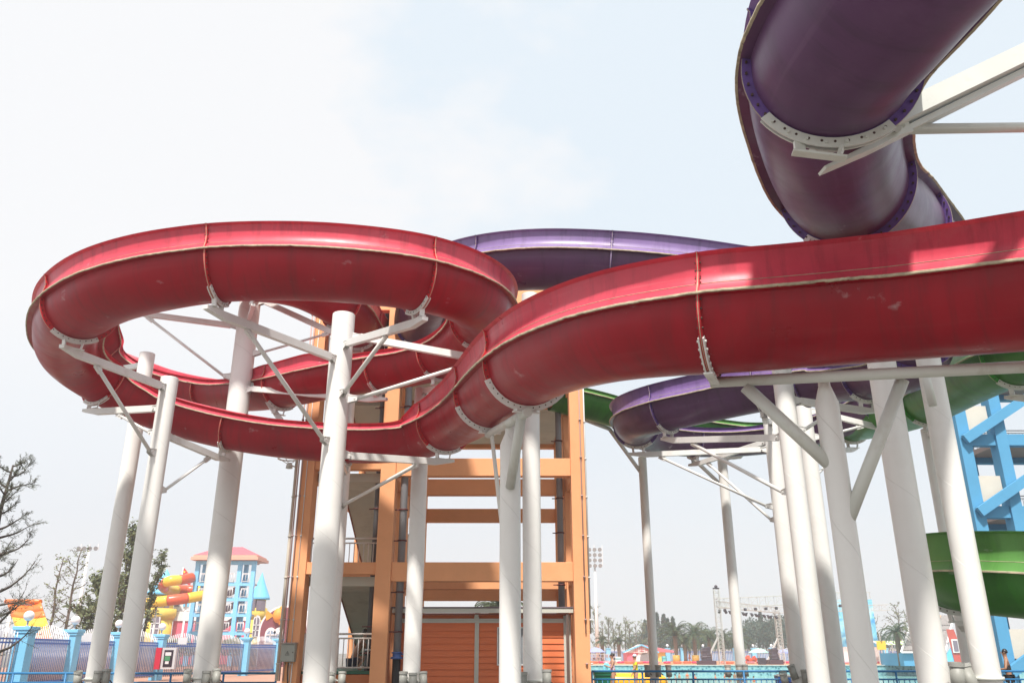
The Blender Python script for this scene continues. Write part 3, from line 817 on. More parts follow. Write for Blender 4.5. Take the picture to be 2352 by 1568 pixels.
spots(C6, [(926, 1562, .1, .2), (948, 1565, 0, 0), (972, 1562, -.15, .5)], S3('the slender column'))
spots(C8, [(1200, 1566, .1, .2), (1256, 1560, -.1, 0)], S3('the column by the cabin window'))
spots(C9, [(1487, 1541, .05, .2), (1512, 1541, 0, .1), (1536, 1541, -.05, .5)], S3('the thin column by the pool'))
spots(C10, [(1672, 1541, .05, .2), (1698, 1540, 0, .1), (1712, 1540, -.05, .5)], S3('the thin column near the truss'))
spots(C11, [(1802, 1560, .5, -.6), (1822, 1544, -.3, .8), (1850, 1555, .0, .2)], S3('the column by the blue bin'))
spots(C16, [(2200, 1556, .1, .2), (2226, 1560, -.3, .6)], S3('the bright edged column'))
# ================================================================ the orange concrete stair tower and the cabin under it
ORANGE = mat('orange_render', (0.86, 0.40, 0.19), rough=0.85, var=0.06, vscale=1.2, bump=0.25, bscale=60, stain=(0.66, 0.28, 0.11), stain_amt=0.35, stain_scale=0.7)
ORANGE_D = mat('orange_render_reverse', (0.52, 0.18, 0.07), rough=0.88, var=0.06, vscale=1.2, bump=0.2, bscale=60)
SOFFIT = mat('grey_green_soffit', (0.60, 0.60, 0.52), rough=0.9, var=0.08, vscale=0.8, stain=(0.2, 0.19, 0.15), stain_amt=0.3)
CREAM = mat('cream_paint', (0.62, 0.58, 0.50), rough=0.8, var=0.06, vscale=1.5)
BROWN = mat('brown_red_paint', (0.30, 0.09, 0.05), rough=0.8, var=0.1)
RAILW = mat('white_rail_paint', (0.72, 0.71, 0.68), rough=0.4, var=0.04)
PIPE_G = mat('grey_plastic_pipe', (0.24, 0.24, 0.25), rough=0.45, var=0.08)
PIPE_D = mat('dark_grey_pipe', (0.12, 0.12, 0.125), rough=0.5, var=0.08)
BLACKP = mat('black_lagging', (0.015, 0.015, 0.016), rough=0.6)
BLUEV = mat('blue_valve_paint', (0.06, 0.13, 0.36), rough=0.4)

TW = empty('stair_tower', (-2.0, 24, 0), 'open orange concrete tower with stairs, beams and white railings', 'tower')
FY = [24.0, 27.1, 33.1]; CX = [(-6.18, -5.79), (-3.84, -3.40), (1.72, 2.13)]
LV = [4.0, 6.97, 9.95, 12.45]
def bpart(name, mt, a, b, root=None, bev=0.012):
    m = MB()
    c = (Vector(a) + Vector(b)) / 2
    m.box(c, [abs(b[i] - a[i]) for i in range(3)], bev=bev)
    return m.build(name, mt, root or TW)
for fi, y in enumerate(FY):
    dp = 0.62 if fi == 0 else 0.45
    for x0, x1 in CX:
        bpart('concrete_post', ORANGE, (x0, y, 0), (x1, y + dp, 12.44))
    for li, z in enumerate(LV):
        hL, hR = 0.33, 0.52
        if li == 3: hL = hR = 0.75
        o = 0.004
        bpart('cross_beam', ORANGE, (CX[0][1] + .002, y + 0.06 + o, z - hL), (CX[1][0] - .002, y + 0.34, z))
        bpart('cross_beam', ORANGE, (CX[1][1] + .002, y + 0.06 + o, z - hR), (CX[2][0] - .002, y + 0.38, z))
for li, z in enumerate(LV):
    for k, (x0, x1) in enumerate(CX):
        if k == 1 and li == 0: continue
        bpart('side_beam', ORANGE, (x0 + .05, FY[0] + .63, z - .45), (x1 - .05, FY[1] - .01, z - .02))
        bpart('side_beam', ORANGE, (x0 + .05, FY[1] + .46, z - .45), (x1 - .05, FY[2] - .01, z - .02))
# third row of beams low in the right bay sits between the frames
bpart('floor_slab', SOFFIT, (-3.38, 27.5, 9.55), (1.70, 33.0, 9.90))
bpart('floor_slab', SOFFIT, (-5.77, 24.7, 9.55), (-3.86, 26.9, 9.92))
bpart('floor_slab', SOFFIT, (-3.38, 24.45, 9.60), (1.70, 27.0, 9.92))
bpart('roof_slab', SOFFIT, (-6.1, 24.5, 12.46), (2.05, 33.4, 12.66))
for z in (4.0, 6.97):
    bpart('landing', SOFFIT, (-5.77, 24.5, z - .62), (-3.86, 27.05, z - .36))
bpart('landing', mat('green_floor', (0.02, 0.12, 0.07), rough=0.6), (-5.77, 24.42, 1.06), (-3.86, 33.0, 1.14))
bpart('plinth', ORANGE_D, (-5.77, 24.40, 0.0), (-3.86, 33.0, 1.05))
# stairs: soffit slabs rising towards the front landing, flights going back beside them
def flight(x0, x1, y0, z0, y1, z1, name='stair_flight', mt=SOFFIT, mp=CREAM, par=True):
    n = 16; m = MB(); t = 0.16
    A, B = Vector((0, y0, z0)), Vector((0, y1, z1)); d = (B - A).normalized(); nn = Vector((0, -d.z, d.y))
    if nn.z > 0: nn = -nn
    # soffit
    q = [m.bm.verts.new((x, p.y + nn.y * s, p.z + nn.z * s)) for x in (x0, x1) for p, s in ((A, 0.0), (B, 0.0), (B, t), (A, t))]
    for f in ((0, 1, 2, 3), (7, 6, 5, 4), (0, 4, 5, 1), (1, 5, 6, 2), (2, 6, 7, 3), (3, 7, 4, 0)): m.face([q[i] for i in f])
    for k in range(n):
        a = A + (B - A) * k / n; b = A + (B - A) * (k + 1) / n
        m.box(((x0 + x1) / 2, (a.y + b.y) / 2, max(a.z, b.z) - 0.08), (x1 - x0 - 0.01, abs(b.y - a.y) - .002, 0.16))
    o = m.build(name, mt, TW)
    if par:
        for x in (x0, x1):
            m = MB()
            q = [m.bm.verts.new((x + dx, p.y, p.z + s)) for dx in (-0.02, 0.02) for p, s in ((A, -0.20), (B, -0.20), (B, 0.16), (A, 0.16))]
            for f in ((0, 1, 2, 3), (7, 6, 5, 4), (0, 4, 5, 1), (1, 5, 6, 2), (2, 6, 7, 3), (3, 7, 4, 0)): m.face([q[i] for i in f])
            m.build('stringer', BROWN, o)
        m = MB()
        q = [m.bm.verts.new((x1 + dx, p.y, p.z + s)) for dx in (0.0, 0.05) for p, s in ((A, 0.16), (B, 0.16), (B, 1.0), (A, 1.0))]
        for f in ((0, 1, 2, 3), (7, 6, 5, 4), (0, 4, 5, 1), (1, 5, 6, 2), (2, 6, 7, 3), (3, 7, 4, 0)): m.face([q[i] for i in f])
        m.build('parapet', mp, o)
    return o
for z0, z1 in ((1.15, 3.62), (4.0, 6.6), (6.97, 9.6)):
    flight(-5.45, -4.22, 32.4, z0 + 0.15, 27.15, z1)
    flight(-4.16, -3.60, 28.2, z0 + 0.1, 32.3, z0 + 1.5)
    bpart('landing', SOFFIT, (-5.45, 32.45, z0 + 0.95), (-3.6, 33.0, z0 + 1.15))

def railing(name, A, B, h, step, mt, root=None, rr=0.022, br=0.010, posts=1.5, mid=0.88, low=0.08, label=None, cat=None, group=None, top=True):
    A = Vector(A); B = Vector(B); Ld = (B - A).length; d = (B - A).normalized()
    if root is None:
        root = empty(name, A, label, cat, group)
    else:
        root = root
    up = Vector((0, 0, 1)); par = root
    m = MB(); m.tube([A + up * h, B + up * h], rr, n=8); top_o = m.build('top_rail', mt, par)
    m = MB(); m.tube([A + up * h * mid, B + up * h * mid], rr * 0.8, n=8); m.build('mid_rail', mt, par)
    m = MB(); m.tube([A + up * h * low, B + up * h * low], rr * 0.8, n=8); m.build('bottom_rail', mt, par)
    m = MB(); n = max(1, int(Ld / step))
    for k in range(1, n):
        p = A + d * (Ld * k / n)
        m.tube([p + up * h * low, p + up * h * mid], br, n=5)
    m.build('balusters', mt, par)
    np_ = max(1, int(round(Ld / posts)))
    for k in range(np_ + 1):
        p = A + d * (Ld * k / np_); m = MB(); m.tube([p, p + up * h], rr, n=8); m.build('post', mt, par)
    return root
railing('r', (-5.78, 24.52, 1.15), (-3.86, 24.52, 1.15), 0.95, 0.135, RAILW, TW, rr=.028, br=.014)
railing('r', (-5.78, 24.44, 3.64), (-3.86, 24.44, 3.64), 1.06, 0.135, RAILW, TW, rr=.028, br=.014)
railing('r', (-5.78, 24.52, 6.62), (-3.86, 24.52, 6.62), 1.0, 0.135, RAILW, TW, rr=.028, br=.014)
railing('r', (-5.78, 24.44, 9.92), (-3.86, 24.44, 9.92), 1.1, 0.14, RAILW, TW, rr=.03, br=.014)
railing('r', (-3.38, 24.42, 9.92), (1.70, 24.42, 9.92), 1.1, 0.14, RAILW, TW, rr=.03, br=.014)
# drain pipes with clamps
def vpipe(x, y, z0, z1, r, mt, clamps, name='drain_pipe'):
    m = MB(); m.tube([(x, y, z0), (x, y, z1)], r, n=16); o = m.build(name, mt, TW)
    for z in clamps:
        m = MB(); m.lathe([(r + .004, -.02), (r + .03, -.02), (r + .03, .02), (r + .004, .02)], (x, y, z), 16)
        m.beam((x - r, y + .02, z), (x - r - .15, y + .02, z), .03, .03)
        m.build('clamp', mat('dark_red_clamp', (0.10, 0.02, 0.02), rough=.6), o)
    return o
vpipe(-4.02, 24.75, 1.7, 12.4, 0.072, PIPE_D, (2.3, 3.6, 4.6, 5.6, 6.6, 7.7, 8.7))
vpipe(-4.02, 24.75, 0.0, 1.66, 0.10, BLACKP, (1.6,), 'lagged_pipe')
vpipe(-3.16, 24.30, 1.62, 12.4, 0.105, PIPE_G, (2.15, 3.2, 4.62, 5.5, 7.5, 8.6))
vpipe(-3.16, 24.30, 0.0, 1.5, 0.115, BLACKP, (), 'lagged_pipe')
vpipe(1.55, 27.0, 2.7, 12.4, 0.10, PIPE_G, (3.6, 5.2, 6.3, 8.2))
m = MB(); m.lathe([(.13, -.05), (.17, -.05), (.17, .0), (.12, .01), (.12, .09), (.15, .10), (.15, .13), (.10, .13)], (-3.16, 24.30, 1.50), 20)
m.tube([(-3.05, 24.28, 1.57), (-2.90, 24.26, 1.57), (-2.90, 24.26, 1.47)], .018, n=8)
m.build('valve', BLUEV, TW)
m = MB(); m.lathe([(.09, -.04), (.13, -.04), (.13, .02), (.09, .02)], (-4.02, 24.75, 1.69), 18); m.build('pipe_flange', PIPE_G, TW)
# conduits up the outer posts
PINK = mat('pink_grey_conduit', (0.45, 0.30, 0.27), rough=.6)
for x, y, r, mt, z1 in ((-6.36, 24.15, .045, CREAM, 7.2), (-6.24, 23.97, .022, PINK, 12.2), (-6.14, 23.965, .016, PINK, 12.2), (-6.00, 23.98, .011, RAILW, 12.2), (2.02, 23.965, .018, PINK, 12.2), (2.17, 24.2, .024, RAILW, 12.3)):
    m = MB(); m.tube([(x, y, 0.9 if x < 0 else 2.1), (x, y, z1)], r, n=8)
    for k in range(1, 11):
        z = k * 1.13 + .2
        if z < z1: m.lathe([(r, -.02), (r + .018, -.02), (r + .018, .02), (r, .02)], (x, y, z), 10)
    m.build('conduit', mt, TW)
# grey electrical box low on the outer post, warning triangle on its door
EB = empty('electrical_box', (-6.03, 23.9, 1.37), 'grey electrical box with warning triangle low on the orange post', 'electrical box')
GB = mat('grey_box_paint', (0.33, 0.34, 0.30), rough=.45, var=.06, metal=.2)
m = MB(); m.box((-6.03, 23.88, 1.61), (.38, .20, .46), bev=.008); m.build('box', GB, EB)
m = MB(); m.box((-6.02, 23.772, 1.605), (.34, .012, .42), bev=.004); dr_ = m.build('door', GB, EB)
m = MB(); m.box((-6.03, 23.85, 1.856), (.42, .28, .025)); m.build('rain_hood', mat('pinkish_hood', (.42, .33, .30), rough=.6), EB)
m = MB(); m.lathe([(0.0001, 0), (.016, 0), (.016, .012)], (0, 0, 0), 10)
m = MB(); m.tube([(-5.89, 23.765, 1.62), (-5.89, 23.75, 1.62)], .014, n=10); m.build('lock', BOLT, dr_)
m = MB(); tri = [Vector((-6.09, 23.763, 1.55)), Vector((-5.98, 23.763, 1.55)), Vector((-6.035, 23.763, 1.65))]
for a, b in zip(tri, tri[1:] + tri[:1]): m.beam(a, b, .004, .009)
m.beam((-6.028, 23.763, 1.62), (-6.045, 23.763, 1.592), .004, .008); m.beam((-6.045, 23.763, 1.592), (-6.025, 23.763, 1.592), .004, .006); m.beam((-6.025, 23.763, 1.592), (-6.04, 23.763, 1.562), .004, .008)
m.build('warning_triangle', mat('dark_print', (.08, .08, .08), rough=.6), dr_)
m = MB(); m.tube([(-6.02, 23.9, 1.36), (-6.03, 23.93, 1.1), (-6.0, 23.95, .8), (-6.06, 23.95, .3), (-6.05, 23.95, 0)], .016, n=8)
m.build('cable', BLACKP, EB)
m = MB(); m.tube([(-5.92, 23.93, 1.36), (-5.93, 23.95, .0)], .016, n=8); m.build('cable', RAILW, EB)
# ring shaped lamp on the outer pipe
RL = empty('ring_lamp', (-6.5, 24.1, 6.9), 'white ring shaped lamp on the outer edge of the orange tower', 'lamp')
m = MB(); c = Vector((-6.62, 24.05, 6.95))
pts = [c + Vector((.26 * math.cos(a), .26 * math.sin(a), 0)) for a in [2 * math.pi * k / 24 for k in range(25)]]
m.tube(pts, .022, n=8, cap=False)
for a in (0.5, 2.6, 4.7): m.tube([c + Vector((.26 * math.cos(a), .26 * math.sin(a), 0)), c + Vector((.08, 0, -.18))], .012, n=6)
m.build('ring', RAILW, RL)
m = MB(); m.lathe([(.02, -.12), (.10, -.10), (.09, 0), (.05, .06), (.0001, .07)], c + Vector((.08, 0, -.18)), 16); m.tube([c + Vector((.08, 0, -.18)), (-6.36, 24.12, 6.72)], .02, n=8)
m.build('lamp_head', STEEL_G, RL)

# ---------------------------------------------------------------- cabin
BOARD = mat('orange_red_boards', (0.74, 0.18, 0.055), rough=0.62, var=0.08, vscale=2.0, stretch=(0.6, 1, 6), stain=(0.46, 0.13, 0.06), stain_amt=.35, stain_scale=1.2)
CABW = mat('pale_green_grey_trim', (0.56, 0.56, 0.49), rough=0.6, var=0.05)
CB = empty('wooden_cabin', (-0.85, 24.75, 0), 'orange boarded cabin with pale trim under the concrete tower', 'cabin')
CY = 24.78
m = MB(); z = 0.0
while z < 2.62:
    h = min(0.168, 2.62 - z)
    # overlapping board: foot stands proud of the one below
    vs = [(-3.3, CY - .034, z), (1.68, CY - .034, z), (1.68, CY - .004, z + h), (-3.3, CY - .004, z + h)]
    m.poly(vs); m.poly([(-3.3, CY, z), (1.68, CY, z), (1.68, CY - .034, z), (-3.3, CY - .034, z)])
    z += 0.168
m.build('board_wall', BOARD, CB)
bpart('rear_walls', BOARD, (-3.3, CY + .002, 0), (1.68, 26.9, 2.6), CB)
bpart('fascia', CABW, (-3.36, 24.36, 2.655), (1.715, 24.42, 2.775), CB, .004)
bpart('roof', mat('purple_grey_roof_sheet', (0.16, 0.12, 0.14), rough=.7), (-3.38, 24.34, 2.78), (1.715, 27.0, 2.815), CB, .004)
bpart('eaves_board', BROWN, (-3.36, 24.42, 2.62), (1.70, 24.76, 2.65), CB, .002)
bpart('trim_rail', CABW, (-3.3, CY - .06, 2.40), (1.45, CY - .025, 2.50), CB, .006)
bpart('trim_rail', CABW, (-3.3, CY - .10, 2.47), (1.45, CY - .062, 2.515), CB, .004)
bpart('trim_post', CABW, (-1.05, CY - .055, 0), (-.93, CY - .022, 2.398), CB, .006)
bpart('corner_trim', CABW, (1.455, CY - .055, 0), (1.66, CY - .022, 2.60), CB, .006)
m = MB(); m.tube([(1.56, CY - .11, 0), (1.56, CY - .11, 2.55), (1.56, CY - .3, 2.63)], .045, n=12); m.build('downpipe', RAILW, CB)
for x in (-1.0,):
    m = MB(); m.box((x + .0, CY - .16, 2.585), (.10, .20, .06)); m.box((x, CY - .09, 2.54), (.14, .06, .06)); m.build('roof_bracket', CABW, CB)
wn_ = MB()
for a, b in (((-.42, 1.28), (-.385, 2.29)), ((.305, 1.28), (.34, 2.29)), ((-.385, 2.255), (.305, 2.29)), ((-.385, 1.28), (.305, 1.315))):
    wn_.span((a[0], CY - .065, a[1]), (b[0], CY - .018, b[1]))
wf = wn_.build('window', RAILW, CB)
m = MB(); m.span((-.33, CY - .045, 1.36), (.255, CY - .02, 2.21)); m.build('shutter', CREAM, wf)
m = MB()
for a, b in (((-.385, 1.315), (-.335, 2.255)), ((.258, 1.315), (.305, 2.255)), ((-.335, 2.215), (.258, 2.255)), ((-.335, 1.315), (.258, 1.355))):
    m.span((a[0], CY - .035, a[1]), (b[0], CY - .020, b[1]))
m.build('reveal', mat('window_grey', (.20, .22, .24), rough=.3), wf)

# ---------------------------------------------------------------- blue tower at the far right
BLUE = mat('sky_blue_render', (0.085, 0.31, 0.52), rough=0.8, var=0.07, vscale=1.0, bump=.15, bscale=40)
BLUE_L = mat('pale_blue_render', (0.16, 0.38, 0.55), rough=0.8, var=0.07, vscale=1.0)
BROWNP = mat('dusty_brown_soffit', (0.34, 0.26, 0.24), rough=.85, var=.06)
BT = empty('stair_tower', (24, 36, 0), 'tall sky blue concrete tower with raking stair beams behind the green slide', 'tower')
BX = [19.35, 20.95, 24.1, 28.4]
for y, ox in ((35.0, 0), (38.6, 2.1)):
    for x in [v + ox for v in BX]:
        bpart('concrete_post', BLUE, (x, y, 0), (x + .5, y + .6, 15.5), BT)
for z in (4.3, 7.4, 10.5, 13.6):
    for y, ox in ((35.1, 0), (38.7, 2.1)):
        for xa, xb in zip(BX, BX[1:]): bpart('cross_beam', BLUE, (xa + ox + .51, y, z - .5), (xb + ox - .01, y + .4, z), BT)
    bpart('floor_slab', BROWNP, (21.6, 35.6, z - .25), (28.4, 38.6, z - .02), BT)
for z in (1.2, 4.3, 7.4, 10.5):
    m = MB(); m.beam((19.5, 34.84, z - .3), (24.3, 34.84, z + 2.6), .22, .40); m.build('raking_beam', BLUE, BT)
    m = MB(); m.box((20.40, 35.25, z + .75), (1.0, .04, 1.1)); m.build('white_panel', CREAM, BT)
    railing('r', (24.65, 35.2, z + .0), (28.35, 35.2, z + .0), 1.0, .16, RAILW, BT, rr=.03, br=.014)
    railing('r', (21.5, 38.4, z + .0), (25.9, 38.4, z + .0), 1.0, .16, RAILW, BT, rr=.03, br=.014)
bpart('screen_wall', BLUE, (24.7, 34.85, 0), (28.3, 35.0, 3.4), BT)
bpart('screen_wall', BLUE, (21.5, 35.2, 0), (23.9, 35.34, 3.2), BT)
bpart('roof_slab', BLUE_L, (19.2, 34.8, 15.52), (31.2, 39.4, 15.8), BT)
for x in (22.9, 23.08): 
    m = MB(); m.tube([(x, 34.5, 0), (x, 34.5, 15.4)], .07 if x < 23 else .03, n=10)
    for k in range(1, 14): m.lathe([(.07, -.03), (.10, -.03), (.10, .03), (.07, .03)], (x, 34.5, k * 1.1), 10)
    m.build('drain_pipe', CREAM, BT)
# ================================================================ ground, pool, deck
gm = mat('pale_concrete_paving', (0.15, 0.138, 0.122), rough=0.9, var=0.12, vscale=0.5, stain=(0.16, 0.14, 0.12), stain_amt=.5, stain_scale=.4)
g = MB()
PX0, PX1, PY0, PY1 = 5.2, 150.0, 46.0, 125.0
for a, b in (((-1500, -400), (1500, PY0)), ((-1500, PY0), (PX0, PY1)), ((PX1, PY0), (1500, PY1)), ((-1500, PY1), (1500, 3000))):
    g.poly([(a[0], a[1], 0), (b[0], a[1], 0), (b[0], b[1], 0), (a[0], b[1], 0)])
# pool basin below the paving
for a, b in (((PX0, PY0), (PX1, PY0)), ((PX1, PY0), (PX1, PY1)), ((PX1, PY1), (PX0, PY1)), ((PX0, PY1), (PX0, PY0))):
    g.poly([(a[0], a[1], 0), (b[0], b[1], 0), (b[0], b[1], -2.4), (a[0], a[1], -2.4)])
g.poly([(PX0, PY0, -2.4), (PX1, PY0, -2.4), (PX1, PY1, -2.4), (PX0, PY1, -2.4)])
g.build('ground', gm, kind='structure', recalc=False)
pv = mat('salmon_paving', (0.42, 0.22, 0.15), rough=.85, var=.12, vscale=.4, stain=(.40, .22, .16), stain_amt=.5, stain_scale=.3)
g = MB(); g.poly([(-60, 40, .004), (-6.6, 40, .004), (-6.6, 110, .004), (-60, 110, .004)]); g.build('paved_path', pv, kind='structure')
deckm = mat('orange_deck', (0.55, 0.25, 0.12), rough=.8, var=.1, vscale=.3)
g = MB(); g.poly([(-10, 125.3, .006), (200, 125.3, .006), (200, 189, .006), (-10, 189, .006)]); g.build('deck_path', deckm, kind='structure')
g = MB(); g.poly([(2.4, 47, .008), (5.1, 47, .008), (5.1, 125.2, .008), (-6, 125.2, .008)]); g.build('beach_path', deckm, kind='structure')
def water_mat():
    m = mat('pool_water', (0.20, 0.42, 0.38), rough=0.15, spec=.5, var=.10, vscale=.25, bump=.5, bscale=1.6)
    return m
g = MB(); g.poly([(PX0 + .01, PY0 + .01, -1.3), (PX1 - .01, PY0 + .01, -1.3), (PX1 - .01, PY1 - .26, -1.3), (PX0 + .01, PY1 - .26, -1.3)])
g.build('pool_water', water_mat(), kind='structure')
def mosaic():
    m = mat('blue_mosaic', (0.20, 0.50, 0.58), rough=.3)
    t = m.node_tree; b = t.nodes['Principled BSDF']; tc = t.nodes.new('ShaderNodeTexCoord')
    vo = t.nodes.new('ShaderNodeTexVoronoi'); vo.inputs['Scale'].default_value = 2.6
    t.links.new(tc.outputs['Object'], vo.inputs['Vector'])
    cr = t.nodes.new('ShaderNodeValToRGB')
    e = cr.color_ramp.elements; e[0].position = 0.0; e[0].color = (.02, .09, .12, 1); e[1].position = .34; e[1].color = (.13, .34, .40, 1)
    x = e.new(.22); x.color = (.03, .12, .16, 1); x = e.new(.8); x.color = (.28, .48, .50, 1)
    t.links.new(vo.outputs['Distance'], cr.inputs[0]); t.links.new(cr.outputs[0], b.inputs['Base Color'])
    return m
m = MB(); m.span((8.5, 124.75, -1.7), (149.9, 124.99, -.02)); m.build('pool_edge_wall', mosaic(), label='blue mosaic wall along the far side of the pool', cat='wall')
m = MB(); m.span((8.4, 124.6, -.018), (149.9, 125.2, .05)); m.build('coping_wall', mat('pale_coping', (.6, .62, .6), rough=.6), label='pale coping laid on top of the mosaic pool wall', cat='coping')
# ================================================================ left background: fence, park buildings, trees
FB = mat('light_blue_pillar_paint', (0.20, 0.52, 0.76), rough=.7, var=.08, vscale=1.2)
FR = mat('blue_rail_paint', (0.05, 0.13, 0.45), rough=.5)
FW = mat('white_picket_paint', (0.62, 0.60, 0.62), rough=.5)
FBK = mat('blue_fence_backing', (0.10, 0.17, 0.38), rough=.7, var=.15, vscale=.8)
GLOBE = mat('white_globe', (0.75, 0.73, 0.74), rough=.2)
fp = [(60.6, 33.8, -18.6), None]
def fpt(x, Y): v = WY(x, 1445, Y); return Vector((v.x, Y, 0))
pill = [fpt(-150, 34.3), fpt(60.6, 39.3), fpt(170, 44.6), fpt(272, 50.1), fpt(372, 55.8), fpt(478, 61.4), fpt(568, 67.2), fpt(641, 73)]
FN = empty('picket_fence', pill[0], 'long white picket fence with blue rails and pillars topped by globe lamps', 'fence')
def pillar_lamp(p, root, h=2.72, w=.62, gr=.23):
    m = MB(); m.box((p.x, p.y, (h - .28) / 2), (w, w, h - .28), bev=.02); o = m.build('brick_pier', FB, root)
    m = MB(); m.box((p.x, p.y, h - .22), (w + .10, w + .10, .12), bev=.01); m.box((p.x, p.y, h - .08), (w + .2, w + .2, .16), bev=.02); m.build('cap', FB, o)
    m = MB(); m.lathe([(.09, 0), (.06, .04), (.045, .05), (.045, .20), (.09, .22)], (p.x, p.y, h), 12); m.build('lamp_neck', mat('grey_neck', (.35, .34, .36), rough=.5), o)
    m = MB(); m.ball((p.x, p.y, h + .22 + gr), gr, 18); m.build('globe_lamp', GLOBE, o)
for p in pill[1:]: pillar_lamp(p, FN)
for a, b in zip(pill, pill[1:]):
    d = (b - a); Ld = d.length; d = d / Ld; n = 22; m = MB()
    for k in range(n):
        f = (k + .5) / n; p = a + d * (.40 + (Ld - .8) * f)
        h = 2.45 + .40 * math.sin(math.pi * f)
        m.tube([p + Vector((0, 0, .2)), p + Vector((0, 0, h))], .024, n=5)
    m.build('picket_panel', FW, FN)
    for z in (2.20, 2.04, .34):
        m = MB(); m.beam(a + d * .32 + Vector((0, 0, z)), b - d * .32 + Vector((0, 0, z)), .07, .07); m.build('rail', FR, FN)
    s = Vector((-.09, 0, 0)); m = MB()
    for k in range(n + 1):
        p = a + d * (.40 + (Ld - .8) * k / n) + s
        m.tube([p + Vector((0, 0, .2)), p + Vector((0, 0, 2.2))], .026, n=5)
    m.build('rear_bars', FBK, FN)
# small sign plates on the rails
for k, (x, y, Y) in enumerate(((196, 1463, 45.6), (830 / 1.0 * 0 + 415, 1471, 57.8))):
    p = WY(x, y, Y); m = MB(); m.box(p + Vector((.12, -.05, 0)), (.62, .02, .42)); 
    o = m.build('small_sign', mat('white_plate', (.6, .6, .62), rough=.5), label=('small pale plate hung on the fence rail before the striped chute' if k == 0 else 'small white plate hung on the fence rail before the pink wall'), cat='sign')
# hose box: red side, grey frame, dark glass
p = WY(383, 1511, 55.2); HB = empty('fire_hose_box', p, 'red and grey fire hose box on a blue fence pillar', 'hose box')
m = MB(); m.box(p + Vector((.15, 0, 0)), (.86, .30, 1.24), bev=.01); m.build('cabinet', mat('grey_cabinet', (.5, .5, .52), rough=.4), HB)
m = MB(); m.box(p + Vector((-.47, -.05, 0)), (.34, .42, 1.26), bev=.01); m.build('open_door', mat('hose_red', (.50, .02, .05), rough=.4), HB)
m = MB(); m.box(p + Vector((.15, -.16, 0)), (.56, .02, .98)); m.build('glass_pane', mat('dark_glass', (.03, .02, .03), rough=.1), HB)
m = MB(); m.box(p + Vector((.13, -.18, .26)), (.36, .02, .20)); m.build('paper_label', FW, HB); m = MB(); m.box(p + Vector((.11, -.18, -.24)), (.22, .02, .16)); m.build('paper_label', FW, HB)
m = MB(); m.box(p + Vector((.10, -.175, .0)), (.34, .02, .26)); m.build('hose_coil', mat('hose_green', (.05, .22, .10), rough=.6), HB)

# low blue railings in front, along the paving edge
RB = mat('teal_blue_rail_paint', (0.02, 0.17, 0.38), rough=.45, var=.05)
railing('low_railing', (-15.2, 24.6, 0), (-6.5, 24.6, 0), 1.08, .15, RB, None, rr=.03, br=.014, posts=1.5, mid=.78, label='low blue metal railing beside the foot of the orange tower', cat='railing')
railing('low_railing', (2.35, 26.3, 0), (17.3, 26.3, 0), 1.10, .155, RB, None, rr=.03, br=.014, posts=1.53, mid=.80, label='long low blue metal railing in front of the pool', cat='railing')

# striped chute seen behind the fence
OR1 = mat('chute_orange', (0.75, 0.19, 0.03), rough=.4); YE1 = mat('chute_yellow', (0.80, 0.52, 0.03), rough=.4)
CH = empty('striped_chute', WY(90, 1480, 60), 'orange and yellow striped slide chute rising behind the picket fence', 'slide')
tl, tr_, br_, bl = WY(14, 1380, 64), WY(93, 1381, 62), WY(130, 1500, 52), WY(56, 1500, 54)
bands = [(0, .20, OR1), (.20, .34, OR1), (.34, .60, YE1), (.60, .78, OR1), (.78, 1.0, YE1)]
for f0, f1, mt in bands:
    m = MB(); q = []
    for f in (f0, f1):
        l = tl + (bl - tl) * f; r = tr_ + (br_ - tr_) * f
        q.append([l, r])
    nrm = Vector((0, -.35, .1)); n = 8; rows = []
    for l, r in q:
        rows.append([m.bm.verts.new(l + (r - l) * k / n - nrm * math.sin(math.pi * k / n)) for k in range(n + 1)] + [m.bm.verts.new(l + (r - l) * k / n - nrm * math.sin(math.pi * k / n) + Vector((0, .1, -.02))) for k in range(n, -1, -1)])
    a, b = rows
    for k in range(len(a)): m.face([a[k], a[(k + 1) % len(a)], b[(k + 1) % len(a)], b[k]], True)
    m.face(a); m.face(b); m.build('stripe_section', mt, CH)
m = MB(); m.tube([tl, tr_], .16, n=8); m.build('top_lip', OR1, CH)
m = MB(); m.tube([tl + (bl - tl) * .2 + Vector((0, .3, 0)), Vector(((tl + (bl - tl) * .2).x, 62, 0))], .14, n=8); m.build('leg', STEEL, CH)

